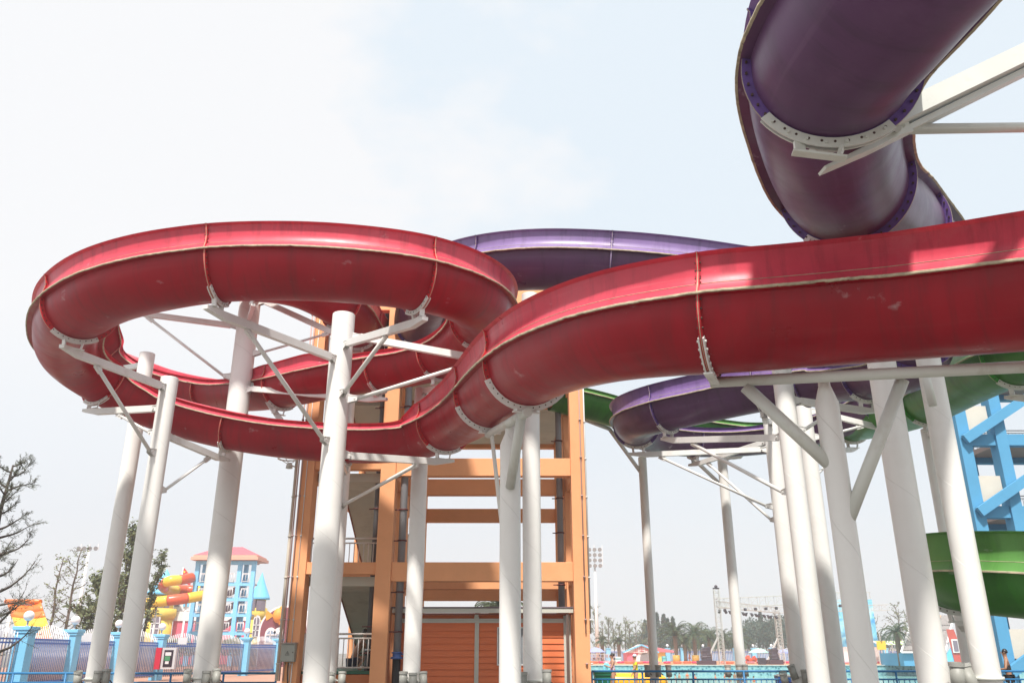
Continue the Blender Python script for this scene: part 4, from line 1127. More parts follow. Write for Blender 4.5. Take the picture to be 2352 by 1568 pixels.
# ---------------------------------------------------------------- castle building far behind
YEL = mat('castle_yellow', (0.80, 0.54, 0.10), rough=.8, var=.05); PNK = mat('castle_pink', (0.72, 0.13, 0.20), rough=.8, var=.05)
CYN = mat('castle_cyan_roof', (0.16, 0.52, 0.78), rough=.6, var=.06); WHT = mat('castle_white', (.74, .70, .70), rough=.7)
GLZ = mat('window_glass', (.20, .16, .20), rough=.1); MAR = mat('maroon_wall', (.19, .05, .07), rough=.8, var=.05)
def px2m(Y): return Y * .937 / 1902
CS = empty('castle_building', WY(450, 1498, 135), 'yellow and pink castle building with two pointed cyan turret roofs', 'building')
def turret(x, ytip, ybase, wcone, ybody, wbody, Y, win):
    k = px2m(Y); c = WY(x, ybase, Y); r = wcone * k / 2; rb = wbody * k / 2
    ht = WY(x, ytip, Y).z - c.z; zb = WY(x, ybody, Y).z
    m = MB(); m.lathe([(r * .98, -.25), (r, 0), (r * .46, ht * .5), (r * .16, ht * .82), (.001, ht)], c, 20, smooth=False); m.build('cone_roof', CYN, CS)
    m = MB(); m.lathe([(rb * .92, -.1), (rb * .92, zb - c.z)][::-1], c, 20); m.build('turret_wall', YEL, CS)
    m = MB(); m.lathe([(rb * 1.05, zb - c.z - .6), (rb * 1.22, zb - c.z), (rb * 1.22, zb - c.z + 1.0), (rb, zb - c.z + 1.05)], c, 20); m.build('balcony', YEL, CS)
    m = MB(); m.lathe([(rb, -c.z), (rb, zb - c.z - .5)], c, 20); m.build('turret_base', YEL, CS)
    for dx in (-.45, .25, .75):
        m = MB(); a = -math.pi / 2 + dx; q = c + Vector((math.cos(a) * rb * .93, math.sin(a) * rb * .93, (zb - c.z) * .45))
        m.box(q, (.7, .7, 1.5), Matrix.Rotation(a + math.pi / 2, 3, 'Z')); m.build('window', GLZ, CS)
    if win:
        gx, gw, y0, y1 = win; m = MB(); q0 = WY(gx, y1, Y - rb - .15); z1 = WY(gx, y0, Y - rb).z; hw = gw * k / 2
        arch(m, q0.x, q0.y, q0.z, z1, hw); o = m.build('arched_window', WHT, CS)
        m = MB(); arch(m, q0.x, q0.y - .05, q0.z + .15, z1 - .3, hw * .78); m.build('pane', GLZ, o)
        m = MB(); m.box((q0.x, q0.y - .12, (q0.z + z1) / 2), (.16, .05, z1 - q0.z)); 
        for f in (.3, .55): m.box((q0.x, q0.y - .12, q0.z + (z1 - q0.z) * f), (hw * 1.7, .05, .14))
        m.build('glazing_bar', WHT, o)
def arch(m, x, y, z0, z1, hw, d=.1):
    zs = z1 - hw * 1.25; pts = [(-hw, z0), (hw, z0), (hw, zs)]
    for k in range(1, 8):
        a = math.pi * k / 8; pts.append((hw * math.cos(a), zs + (z1 - zs) * math.sin(a)))
    pts.append((-hw, zs))
    f = [m.bm.verts.new((x + px, y, pz)) for px, pz in pts]; b = [m.bm.verts.new((x + px, y + d, pz)) for px, pz in pts]
    m.face(f); m.face(b[::-1])
    for i in range(len(f)): m.face([f[i], f[(i + 1) % len(f)], b[(i + 1) % len(f)], b[i]])
turret(376, 1306, 1362, 76, 1413, 56, 136, (353, 20, 1408, 1458)); turret(597, 1313, 1372, 46, 1412, 32, 134, (586, 16, 1412, 1462))
def wallpx(name, mt, x0, x1, y0, y1, Y, dep=4, root=None, **k):
    a = WY(x0, y1, Y); b = WY(x1, y0, Y); m = MB(); m.span((a.x, Y, min(a.z, b.z) if y1 < 1490 else 0), (b.x, Y + dep, b.z)); return m.build(name, mt, root, **k)
wallpx('pink_wall', PNK, 388, 575, 1425, 1500, 137, 8, CS)
wallpx('white_band', WHT, 384, 575, 1403, 1425, 136.8, 8, CS)
wallpx('upper_wall', WHT, 398, 470, 1372, 1402, 139, 5, CS)
wallpx('cyan_panel', CYN, 420, 436, 1370, 1392, 138.8, .15, CS); wallpx('upper_window', GLZ, 400, 412, 1378, 1392, 138.8, .15, CS)

# small blue stair tower with red roof
STW = empty('stair_tower', WY(515, 1500, 118), 'small pale blue stair tower with red hipped roof and white railings', 'tower')
PB = mat('pale_blue_render_far', (0.22, 0.54, 0.80), rough=.8, var=.04); Y0 = 118.0
xs0 = [443, 556, 586]; 
def fx(x, Y): return WY(x, 1400, Y).x
X0, X1, X2 = WY(447, 1350, Y0).x, WY(545, 1350, Y0).x, WY(577, 1350, Y0).x
top = WY(500, 1287, Y0).z
for x in (X0, (X0 + X1) / 2 - 1, X1, X2):
    for y in ((Y0, Y0 + 2.8) if x in (X0, X1) else (Y0,)): 
        m = MB(); m.span((x - .27, y, 0), (x + .27, y + .5, top)); m.build('concrete_post', PB, STW)
lv = [WY(500, y, Y0).z for y in (1336, 1371, 1407, 1449)]
for z in lv + [top]:
    for y in (Y0 + .05,):
        m = MB(); m.span((X0 - .32, y, z - .48), (X2 + .32, y + .45, z)); m.build('cross_beam', PB, STW)
    m = MB(); m.span((X0, Y0 + .7, z - .30), (X2, Y0 + 2.7, z - .12)); m.build('floor_slab', mat('mauve_slab', (.42, .33, .36), rough=.8), STW)
for z in lv:
    railing('r', (X0 + .6, Y0 - .05, z), ((X0 + X1) / 2 - 1.6, Y0 - .05, z), 1.15, .34, WHT, STW, rr=.045, br=.03)
    railing('r', ((X0 + X1) / 2 - .4, Y0 - .05, z), (X1 - .6, Y0 - .05, z), 1.15, .34, WHT, STW, rr=.045, br=.03)
    railing('r', (X1 + .6, Y0 - .05, z), (X2 - .5, Y0 - .05, z), 1.15, .34, WHT, STW, rr=.045, br=.03)
for z0, z1 in zip(lv[1:], lv):
    m = MB(); m.beam(((X0 + X1) / 2, Y0 + 3, z0 + .2), (X1 - .4, Y0 + 3, z1 - .4), 1.6, .5); m.build('stair_flight', mat('mauve_slab', (.42, .33, .36)), STW)
c = Vector(((X0 + X2) / 2, Y0 + 1.8, top)); hw = (X2 - X0) / 2 + .75
def hip(m, c, hw, hd, z0, h, rl=.25):
    q = [m.bm.verts.new((c.x + a * hw, c.y + b * hd, z0)) for a, b in ((-1, -1), (1, -1), (1, 1), (-1, 1))]
    r = [m.bm.verts.new((c.x - hw * rl, c.y, z0 + h)), m.bm.verts.new((c.x + hw * rl, c.y, z0 + h))]
    m.face([q[0], q[1], r[1], r[0]]); m.face([q[1], q[2], r[1]]); m.face([q[2], q[3], r[0], r[1]]); m.face([q[3], q[0], r[0]]); m.face(q[::-1])
m = MB(); m.box((c.x, c.y, top + .25), (hw * 2, 5.4, .4)); m.box((c.x, c.y, top + .56), (hw * 2 - .5, 5.0, .3)); m.build('eaves_board', mat('salmon_eaves', (.70, .36, .27), rough=.7), STW)
m = MB(); hip(m, c, hw - .3, 2.5, top + .72, 1.35, .35); m.build('hip_roof', mat('pink_red_tiles', (.48, .12, .15), rough=.8, var=.1, vscale=3), STW)

# red and yellow tube slide winding from the small tower
def tube_slide():
    rt = empty('tube_slide', WY(430, 1390, 116), 'red and yellow banded tube slide winding beside the small blue tower', 'slide')
    k = [(440, 1326, 118), (415, 1331, 116), (388, 1334, 115), (374, 1345, 117), (390, 1354, 121), (425, 1354, 124), (470, 1356, 124), (500, 1362, 122), (470, 1366, 117), (430, 1373, 115), (390, 1378, 114), (350, 1383, 114), (310, 1388, 115), (286, 1394, 117)]
    pts = [WY(*q) for q in k]; P = []
    for i in range(len(pts) - 1):
        p0 = pts[max(0, i - 1)]; p3 = pts[min(len(pts) - 1, i + 2)]
        for j in range(8):
            t = j / 8; P.append(.5 * ((2 * pts[i]) + (pts[i + 1] - p0) * t + (2 * p0 - 5 * pts[i] + 4 * pts[i + 1] - p3) * t * t + (3 * pts[i] - p0 - 3 * pts[i + 1] + p3) * t ** 3))
    P.append(pts[-1]); TY = mat('tube_yellow', (.80, .50, .05), rough=.3, var=.05); TRd = mat('tube_red', (.62, .10, .04), rough=.3, var=.05)
    for s in range(0, len(P) - 1, 9):
        m = MB(); m.tube(P[s:min(len(P), s + 10)], [.68] * len(P[s:min(len(P), s + 10)]), n=12); m.build('tube_section', (TY if (s // 9) % 2 else TRd), rt)
    for x, y in ((360, 1392), (428, 1385)):
        p = WY(x, y, 115); m = MB(); m.tube([Vector((p.x, p.y, 0)), p], .14, n=8); m.build('leg', STEEL, rt)
tube_slide()
# flag behind the castle
FL = empty('flag', WY(422, 1350, 140), 'red flag with yellow stars flying on a pole beside the small blue tower', 'flag')
pa = WY(421, 1302, 140); m = MB(); m.tube([Vector((pa.x, pa.y, 0)), pa], .08, n=6); m.build('pole', STEEL, FL)
k_ = px2m(140); m = MB()
rows = []
for i in range(7):
    x = pa.x + 21 * k_ * i / 6; dz = -1.3 * i / 6; y = pa.y + .25 * math.sin(i * 1.3)
    rows.append((m.bm.verts.new((x, y, pa.z + dz)), m.bm.verts.new((x, y, pa.z - 2.0 + dz * .7))))
for a, b in zip(rows, rows[1:]): m.face([a[0], b[0], b[1], a[1]], True)
cl = m.build('cloth', mat('flag_red', (.62, .02, .03), rough=.7), FL)
m = MB()
def star(m, cx, cz, r, y):
    vs = [m.bm.verts.new((cx + (r if i % 2 == 0 else r * .4) * math.sin(math.pi * i / 5), y, cz + (r if i % 2 == 0 else r * .4) * math.cos(math.pi * i / 5))) for i in range(10)]
    m.face(vs)
star(m, pa.x + .40, pa.z - .75, .26, pa.y - .32)
for dx, dz in ((.75, -.50), (.9, -.72), (.88, -.98), (.72, -1.2)): star(m, pa.x + dx, pa.z + dz, .09, pa.y - .32)
m.build('stars', mat('flag_yellow', (.85, .62, .03), rough=.7), cl)
# maroon round gabled hall with orange fish relief
HL = empty('round_gabled_hall', WY(640, 1498, 112), 'maroon hall with round white edged gable behind the fence', 'building')
Yh = 112.0; cx = WY(652, 1440, Yh).x; zc = WY(652, 1442, Yh).z; Rr = 58 * px2m(Yh)
def disc(m, cx, cz, r, y0, y1, a0=0, a1=math.pi, n=24, base=None):
    pts = [(cx + r * math.cos(a0 + (a1 - a0) * k / n), cz + r * 1.0 * math.sin(a0 + (a1 - a0) * k / n)) for k in range(n + 1)]
    if base is not None: pts = [(cx + r, base)] + pts + [(cx - r, base)]
    f = [m.bm.verts.new((x, y0, z)) for x, z in pts]; b = [m.bm.verts.new((x, y1, z)) for x, z in pts]
    m.face(f); m.face(b[::-1])
    for i in range(len(f)): m.face([f[i], f[(i + 1) % len(f)], b[(i + 1) % len(f)], b[i]])
m = MB(); disc(m, cx, zc - .4, Rr, Yh, Yh + 6, base=0); m.build('gable_wall', WHT, HL)
m = MB(); disc(m, cx, zc - .4, Rr * .92, Yh - .12, Yh - .002, base=0); m.build('gable_face', MAR, HL)
m = MB()
fc = Vector((WY(641, 1413, Yh).x, Yh - .2, WY(641, 1413, Yh).z))
m.ball(fc, .75, 14, 1.25)
for s in (-1, 1): m.ball(fc + Vector((.35, 0, s * .85)), .35, 10)
m.poly([fc + Vector((-.6, 0, 0)), fc + Vector((-1.5, 0, .62)), fc + Vector((-1.7, 0, 0)), fc + Vector((-1.5, 0, -.62))])
fr = m.build('fish_relief', mat('fish_orange', (.80, .30, .04), rough=.6), HL)
for x in (619, 638):
    q = WY(x, 1478, Yh - .3); z1 = WY(x, 1440, Yh).z; m = MB(); arch(m, q.x, Yh - .3, q.z, z1, .72); o = m.build('arched_window', WHT, HL)
    m = MB(); arch(m, q.x, Yh - .36, q.z + .2, z1 - .35, .50); m.build('pane', mat('blue_pane', (.25, .32, .42), rough=.1), o)
    m = MB(); m.box((q.x, Yh - .42, (q.z + z1) / 2), (.10, .04, (z1 - q.z) * .9)); m.box((q.x, Yh - .42, q.z + (z1 - q.z) * .55), (1.0, .04, .12)); m.build('glazing_bar', WHT, o)
# floodlight masts
def floodmast(x, ytop, Y, label, rows_=(4, 3), xb=None, hs=1.0):
    t = WY(x, ytop, Y); rt = empty('floodlight_mast', Vector((t.x, t.y, 0)), label, 'floodlight')
    m = MB(); m.tube([Vector((t.x, t.y, 0)), t], [.42 * hs, .20 * hs], n=10); m.build('mast', mat('mast_white', (.72, .72, .72), rough=.4), rt)
    fr_ = MB()
    for r in range(rows_[0]):
        z = t.z + .2 + r * 1.05 * hs; fr_.beam((t.x - 1.6 * hs, t.y, z), (t.x + 1.6 * hs, t.y, z), .1, .1)
    for sx in (-1.6, 1.6, 0): fr_.beam((t.x + sx * hs, t.y, t.z), (t.x + sx * hs, t.y, t.z + rows_[0] * 1.05 * hs), .1, .1)
    fr_.build('head_frame', mat('mast_white', (.72, .72, .72)), rt)
    for r in range(rows_[0]):
        for c_ in range(rows_[1]):
            m = MB(); q = Vector((t.x + (c_ - (rows_[1] - 1) / 2) * 1.05 * hs, t.y - .3, t.z + .2 + r * 1.05 * hs))
            m.tube([q, q + Vector((0, -.45, -.15)) * hs], [.22 * hs, .42 * hs], n=8); m.build('floodlight', mat('floodlight_grey', (.30, .31, .33), rough=.3), rt)
floodmast(1366, 1300, 172, 'tall white floodlight mast close beside the orange tower')
floodmast(205, 1262, 110, 'white floodlight mast behind the leafy tree', (1, 4), hs=.7)
# ================================================================ trees
BARK = mat('grey_brown_bark', (0.13, 0.10, 0.08), rough=.9, var=.2, vscale=4)
BARK2 = mat('dark_bark', (0.07, 0.055, 0.045), rough=.9, var=.2, vscale=4)
def leafmat(name, c, c2):
    m = mat(name, c, rough=.7, spec=.2, var=.0)
    t = m.node_tree; b = t.nodes['Principled BSDF']
    tc = t.nodes.new('ShaderNodeTexCoord'); n = t.nodes.new('ShaderNodeTexNoise'); n.inputs['Scale'].default_value = 1.3; n.inputs['Detail'].default_value = 6
    t.links.new(tc.outputs['Object'], n.inputs['Vector'])
    cr = t.nodes.new('ShaderNodeValToRGB'); cr.color_ramp.elements[0].position = .38; cr.color_ramp.elements[0].color = (*c, 1)
    cr.color_ramp.elements[1].position = .62; cr.color_ramp.elements[1].color = (*c2, 1)
    t.links.new(n.outputs['Fac'], cr.inputs[0]); t.links.new(cr.outputs[0], b.inputs['Base Color'])
    return m
LG = leafmat('olive_leaves', (.09, .11, .06), (.22, .25, .13))
LD = leafmat('dark_needles', (.09, .10, .08), (.17, .19, .14))
LP = leafmat('pale_spring_leaves', (.10, .13, .05), (.24, .26, .10))
LF = leafmat('far_dark_leaves', (.045, .065, .050), (.09, .12, .085))
def leaf(m, p, s, rng):
    a = Vector((rng.gauss(0, 1), rng.gauss(0, 1), rng.gauss(0, .7))).normalized(); b = a.orthogonal().normalized()
    b = (b * math.cos(rng.random() * 6.28) + a.cross(b) * math.sin(rng.random() * 6.28))
    l = s * (.7 + .7 * rng.random()); w = l * .45
    m.poly([p, p + a * l * .5 + b * w * .5, p + a * l, p + a * l * .5 - b * w * .5])
def needle(m, p, d, s, rng):
    a = (d + Vector((rng.gauss(0, .7), rng.gauss(0, .7), rng.gauss(0, .7)))).normalized(); b = a.orthogonal().normalized()
    m.poly([p, p + a * s + b * s * .08, p + a * s * .9 - b * s * .10])
def tree(name, base, H, label, seed, trunk_r=.14, lean=(0, 0), leaves=LG, nb=16, blen=.35, lsize=.12, per=10, up=.6, start=.2, twig=5, bark=BARK, group=None, droop=0.0, kind='leaf', minr=.006):
    rng = random.Random(seed); base = Vector(base); root = empty(name, base, label, 'tree', group)
    tr = MB(); br = MB(); lf = MB()
    pts = [base + Vector((lean[0] * t * t * H + rng.gauss(0, .012) * H * t, lean[1] * t * t * H, t * H)) for t in [i / 10 for i in range(11)]]
    tr.tube(pts, [trunk_r * (1 - .9 * i / 10) + minr for i in range(11)], n=8)
    for k in range(nb):
        f = start + (1 - start) * (k + rng.random() * .8) / nb
        i = min(9, int(f * 10)); p = pts[i] + (pts[i + 1] - pts[i]) * (f * 10 - i)
        a = k * 2.4 + rng.random(); Lb = H * blen * (1 - .72 * f) * (.7 + .6 * rng.random()) + .15
        d = Vector((math.cos(a), math.sin(a), up + rng.gauss(0, .12))).normalized(); bp = [p]; n = 7
        for j in range(n):
            d = (d + Vector((rng.gauss(0, .13), rng.gauss(0, .13), rng.gauss(0, .10) + .05 - droop * j * .1))).normalized(); bp.append(bp[-1] + d * Lb / n)
        r0 = max(minr, trunk_r * .38 * (1 - f * .6))
        br.tube(bp, [max(minr * .8, r0 * (1 - .85 * j / n)) for j in range(n + 1)], n=4)
        for t in range(twig):
            j = 1 + int(rng.random() * (n - 1)); q = bp[j] + (bp[min(n, j + 1)] - bp[j]) * rng.random()
            dd = ((bp[min(n, j + 1)] - bp[j]).normalized() + Vector((rng.gauss(0, .75), rng.gauss(0, .75), rng.gauss(0, .5)))).normalized()
            tl = Lb * (.16 + .26 * rng.random()); tp = [q]
            for s in range(3):
                dd = (dd + Vector((rng.gauss(0, .2), rng.gauss(0, .2), rng.gauss(0, .15) + .06))).normalized(); tp.append(tp[-1] + dd * tl / 3)
            br.tube(tp, [minr * .9, minr * .8, minr * .6, minr * .45], n=3)
            for s in range(per):
                u = rng.random(); ii = min(2, int(u * 3)); w = tp[ii] + (tp[ii + 1] - tp[ii]) * (u * 3 - ii)
                if kind == 'leaf': leaf(lf, w + Vector((rng.gauss(0, lsize * .5), rng.gauss(0, lsize * .5), rng.gauss(0, lsize * .5))), lsize, rng)
                else: needle(lf, w, dd, lsize, rng)
    tr.build('trunk', bark, root); br.build('branches', bark, root)
    if per: lf.build('foliage', leaves, root, doubles=False)
    else: lf.bm.free()
    return root
def gz(x, Y, y=1500): v = WY(x, y, Y); return Vector((v.x, Y, 0))
# near left feathery tree, its trunk just outside the frame
tree('feathery_conifer', gz(-70, 27), 7.4, 'sparse feathery dark tree with open upswept branches at the image edge', 3, .20, (.0, 0), LD, 40, .27, .08, 20, .45, .16, 14, BARK2, kind='needle', minr=.008, droop=-.15)
tree('leafy_tree', gz(262, 62), 10.1, 'leafy olive tree with several upright limbs behind the fence', 11, .22, (.03, 0), LG, 24, .33, .24, 17, 1.5, .12, 9, BARK2, minr=.02)
tree('leafy_tree', gz(222, 64), 6.6, 'shorter bushy olive tree left beside the taller leafy one', 12, .2, (-.05, 0), LG, 24, .50, .26, 24, .9, .10, 10, BARK2, minr=.02)
tree('leafy_tree', gz(322, 66), 8.9, 'slim olive tree with thin crown behind the second white column', 14, .14, (.07, 0), LG, 12, .18, .20, 16, 1.3, .4, 8, BARK2, minr=.02)
tree('bare_tree', gz(103, 75), 9.4, 'thin almost bare tree, smaller of the two by the striped chute', 21, .14, (0, 0), LP, 26, .22, .22, 2, .35, .15, 7, BARK, minr=.022)
tree('bare_tree', gz(140, 76), 10.4, 'thin almost bare tree, taller of the two by the striped chute', 22, .16, (0.01, 0), LP, 28, .24, .22, 2, .35, .15, 7, BARK, minr=.022)
for x, w, s, lb in ((535, 22, 31, 'round green bush peeping over the fence beside the blue stair tower'), (400, 20, 32, 'round green bush peeping over the fence before the pink wall')):
    rng = random.Random(s); m = MB(); c = gz(x, 88); rt = empty('bush', c, lb, 'bush')
    for k in range(2600):
        a = rng.random() * 6.28; b = math.acos(rng.random()); r = 2.1 * (.75 + .3 * rng.random())
        leaf(m, c + Vector((r * math.sin(b) * math.cos(a), r * math.sin(b) * math.sin(a), 1.4 + r * .75 * math.cos(b))), .22, rng)
    m.build('foliage', LG, rt, doubles=False)
    m = MB(); m.tube([c, c + Vector((0, 0, 1.8))], .1, n=6); m.build('stem', BARK, rt)
# ---- far right side
xs = [1371, 1386, 1398, 1412, 1424, 1437, 1450, 1463, 1476]
hs = [11.5, 8.6, 9.2, 9.0, 8.0, 9.6, 8.4, 8.0, 8.4]
words_ = ['tallest', 'first short', 'twiggy', 'fuller', 'thin', 'forked', 'second short', 'leaning', 'greenest']
for i, (x, h) in enumerate(zip(xs, hs)):
    tree('sapling', gz(x, 205 + (i * 7) % 12), h, words_[i] + ' bare spring tree in the row between the mast and the small house', 40 + i, .18, ((i % 3 - 1) * .04, 0), LP, 15, .32, .32, 2 if i % 2 else 6, 1.0, .18, 6, BARK, group='spring trees beyond the pool', minr=.05)
def crown_tree(name, base, H, rad, label, seed, lm, n, ls, shape='round', group=None, tr=.3):
    rng = random.Random(seed); base = Vector(base); root = empty(name, base, label, 'tree', group)
    m = MB(); m.tube([base, base + Vector((rng.gauss(0, .2), 0, H * .55)), base + Vector((rng.gauss(0, .3), 0, H * .9))], [tr, tr * .6, tr * .15], n=6); m.build('trunk', BARK2, root)
    m = MB(); cl = []
    if shape == 'round':
        for k in range(16):
            a = rng.random() * 6.28; b = rng.uniform(-.4, 1.0)
            cl.append((base + Vector((math.cos(a) * rad * .62 * math.sqrt(1 - b * b), math.sin(a) * rad * .62, H * .58 + b * H * .30)), rad * rng.uniform(.32, .55)))
        for k in range(n):
            c, r = cl[rng.randrange(len(cl))]; v = Vector((rng.gauss(0, 1), rng.gauss(0, 1), rng.gauss(0, 1))).normalized() * r * (.75 + .3 * rng.random())
            leaf(m, c + v, ls, rng)
    else:
        for k in range(n):
            t = rng.random() ** .8; rr = rad * (1 - t) ** .75 * (.75 + .4 * rng.random()) * (1 + .12 * math.sin(t * 40 + seed)); a = rng.random() * 6.28
            leaf(m, base + Vector((rr * math.cos(a), rr * math.sin(a), H * (.10 + .9 * t))), ls, rng)
    m.build('crown', lm, root, doubles=False)
    return root
for i, (x, h) in enumerate(((1485, 9.9), (1513, 11.9), (1529, 11.6), (1538, 10.4), (1550, 10.7))):
    crown_tree('cypress', gz(x, 240), h, 1.55 + .1 * (i % 2), ['cypress apart from the others, seen against the thin column', 'tallest cypress in the far dark group', 'second tallest cypress in the far dark group', 'narrow cypress tucked between two taller ones', 'last cypress of the group, above the palms'][i], 60 + i, LF, 2200, .5, 'cone', 'cypresses beyond the pool')
dec = [(1615, 238, 7.4, 4.6), (1635, 245, 6.6, 4.4), (1598, 250, 6.0, 4.0), (1660, 250, 5.6, 4.2), (1722, 236, 9.2, 5.0), (1745, 242, 10.6, 4.6), (1762, 236, 9.8, 4.6), (1785, 232, 10.4, 4.8), (1803, 230, 10.8, 4.6), (1830, 236, 9.5, 5), (1702, 250, 6.4, 4.2), (1475, 262, 6.0, 4.5), (1500, 262, 6.5, 4.5), (1530, 262, 6.6, 5), (1562, 262, 6.0, 5), (1990, 250, 6.5, 5), (2030, 255, 5.6, 5)]
adj = ['dark broad tree rising behind the wrapped speaker', 'low dark tree left of the truss leg', 'low dark tree behind the palms', 'low dark tree seen through the stage truss', 'broad dark tree at the near end of the truss wood', 'dark tree with highest dome in the truss wood', 'dark tree between two domes in the truss wood', 'dark tree by the second truss leg', 'dark tree overlapped by the white columns', 'dark tree hidden mostly by white columns', 'low tree at the foot of the truss wood', 'low tree behind the cypress standing apart', 'low tree behind the tallest cypress', 'low tree behind the small pink house roof', 'low tree between cypresses and palms', 'low tree seen between the thick columns', 'low tree near the yellow sign']
for i, ((x, Y, h, r), lb) in enumerate(zip(dec, adj)):
    crown_tree('broadleaf_tree', gz(x, Y), h, r, lb, 80 + i, LF, 2600, .55, 'round', 'dark trees beyond the pool')
crown_tree('cypress', gz(1755, 248), 12.6, 1.6, 'single cypress standing above the broad trees in the truss wood', 99, LF, 2200, .5, 'cone')
for i, (x, Y, h) in enumerate(((2010, 150, 8.5), (2075, 150, 9.0), (2095, 155, 8.0))):
    tree('bare_tree', gz(x, Y), h, ['bare pale tree beside the yellow sign', 'bare tree with spreading twigs above the palm', 'bare tree touching the shingle roof'][i], 120 + i, .16, ((i - 1) * .08, 0), LP, 14, .45, .3, 2, .9, .3, 7, BARK, minr=.04)
def palm(x, Y, H, R_, label, seed, group='palms beyond the pool', gold=False, sp=26):
    rng = random.Random(seed); b = gz(x, Y); root = empty('palm_tree', b, label, 'palm', group)
    m = MB(); pts = [b + Vector((0, 0, H * t)) for t in (0, .3, .7, 1)]; m.tube(pts, [.34, .30, .34, .42], n=10); m.build('trunk', mat('palm_bark', (.16, .10, .07), rough=.9, var=.25, vscale=5), root)
    if gold:
        m = MB(); m.lathe([(.62, 0), (.62, 1.3), (.40, 1.3)], b, 14); m.build('golden_wrap', mat('gold_wrap', (.62, .36, .06), rough=.4), root)
    m = MB()
    for k in range(sp):
        a = k * 2.399; e = rng.uniform(-.25, 1.25); d = Vector((math.cos(a) * math.cos(e), math.sin(a) * math.cos(e), math.sin(e))); p = b + Vector((0, 0, H)); L_ = R_ * rng.uniform(.85, 1.15); n = 9
        for j in range(n):
            d2 = (d + Vector((0, 0, -.16 * (j / 3)))).normalized(); q = p + d2 * L_ / n; s = d2.cross(Vector((0, 0, 1))); s = s.normalized() if s.length > .01 else Vector((1, 0, 0))
            m.beam(p, q, .05, .05)
            for sg in (-1, 1):
                for u in (0, .5):
                    w = p + (q - p) * u; l = L_ * .24 * (1 - abs(j / n - .4)); tip = w + (s * sg + d2 * .7 + Vector((0, 0, -.35))).normalized() * l
                    m.poly([w - d2 * .05, w + d2 * .06, tip])
            p = q; d = d2
    m.build('fronds', leafmat('palm_fronds', (.035, .055, .03), (.10, .12, .06)), root, doubles=False)
palm(1384, 165, 3.6, 1.9, 'small palm close beside the floodlight mast', 1); palm(1422, 165, 3.6, 1.9, 'small palm in front of the small pink house', 2)
palm(1553, 150, 4.4, 3.6, 'large palm with golden wrap round its trunk', 3, gold=True, sp=34); palm(1597, 150, 4.4, 3.6, 'large palm beside the wrapped speaker stack', 4, gold=True, sp=34)
palm(1574, 160, 3.2, 3.0, 'low palm between the two large palms', 5); palm(1631, 158, 4.0, 3.4, 'palm behind the first truss leg', 6); palm(1662, 160, 4.0, 3.2, 'palm crossed by the truss diagonal', 7); palm(1700, 162, 4.0, 3.2, 'palm half behind the thin column', 8)
palm(2066, 120, 4.3, 2.6, 'palm standing alone before the green canopy', 9)
palm(1150, 62, 4.5, 2.5, 'palm crown showing above the cabin roof', 10, group=None, sp=40)
# ================================================================ right background: stage, pool side, people
TRM = mat('truss_aluminium', (0.55, 0.54, 0.52), rough=.4, metal=.3); DK = mat('black_fixture', (.035, .02, .035), rough=.5)
WRAP = mat('black_wrapping', (.05, .025, .04), rough=.45, bump=.8, bscale=3)
def truss_leg(m, p0, p1, w, n):
    p0 = Vector(p0); p1 = Vector(p1); d = (p1 - p0); s = d.normalized().cross(Vector((0, 1, 0))).normalized() * w / 2; t = Vector((0, w / 2, 0))
    if abs(d.normalized().y) > .7: s = Vector((w / 2, 0, 0)); t = Vector((0, 0, w / 2))
    cs = [s + t, s - t, -s - t, -s + t]; r = .045
    for c in cs: m.beam(p0 + c, p1 + c, r * 2, r * 2)
    for k in range(n):
        a = p0 + d * k / n; b = p0 + d * (k + 1) / n
        for i in range(4):
            c0, c1 = cs[i], cs[(i + 1) % 4]
            m.beam(a + c0, a + c1, r * 1.3, r * 1.3); m.beam(a + c0, b + c1, r, r)
TS = empty('stage_truss', WY(1648, 1524, 134), 'silver lattice stage truss hung with black lights across the pool', 'truss')
def gpt(x, Y): v = WY(x, 1440, Y); return Vector((v.x, Y, 0))
a = gpt(1652, 134); b = gpt(1800, 150)
tl_ = WY(1640, 1386, 134); za = WY(1648, 1352, 134).z; zb = WY(1700, 1384, 134).z
m = MB(); truss_leg(m, a, (a.x, a.y, za), .78, 18); m.build('leg', TRM, TS)
zb2 = WY(1790, 1400, 146).z
b = gpt(1788, 146)
m = MB(); truss_leg(m, b, (b.x, b.y, zb2), .78, 16); m.build('leg', TRM, TS)
e0 = Vector((a.x, a.y, zb)); e1 = WY(1960, 1371, 128)
m = MB(); truss_leg(m, e0, e1, 1.3, 16); m.build('beam', TRM, TS)
m = MB(); truss_leg(m, e0 + Vector((0, 0, -.2)), (b.x, b.y, zb2), .9, 14); m.build('beam', TRM, TS)
m = MB(); truss_leg(m, (b.x, b.y, zb2), (b.x + 18, b.y - 2, zb2 + .3), .9, 14); m.build('beam', TRM, TS)
m = MB(); q = e1; truss_leg(m, (q.x, q.y, 0), q, .78, 16); m.build('leg', TRM, TS)
m = MB(); m.beam((a.x - 2.7, a.y - .5, .1), (a.x - .3, a.y, 3.9), .22, .22); m.build('stay', TRM, TS)
m = MB(); m.beam((b.x - 3.2, b.y - 2, .1), (b.x - .3, b.y, 3.9), .22, .22); m.build('stay', TRM, TS)
m = MB(); m.ball((a.x, a.y, za + .35), .28, 8); m.tube([(a.x - .5, a.y, za + .1), (a.x + .5, a.y, za + .1)], .12, n=6); m.build('hoist', DK, TS)
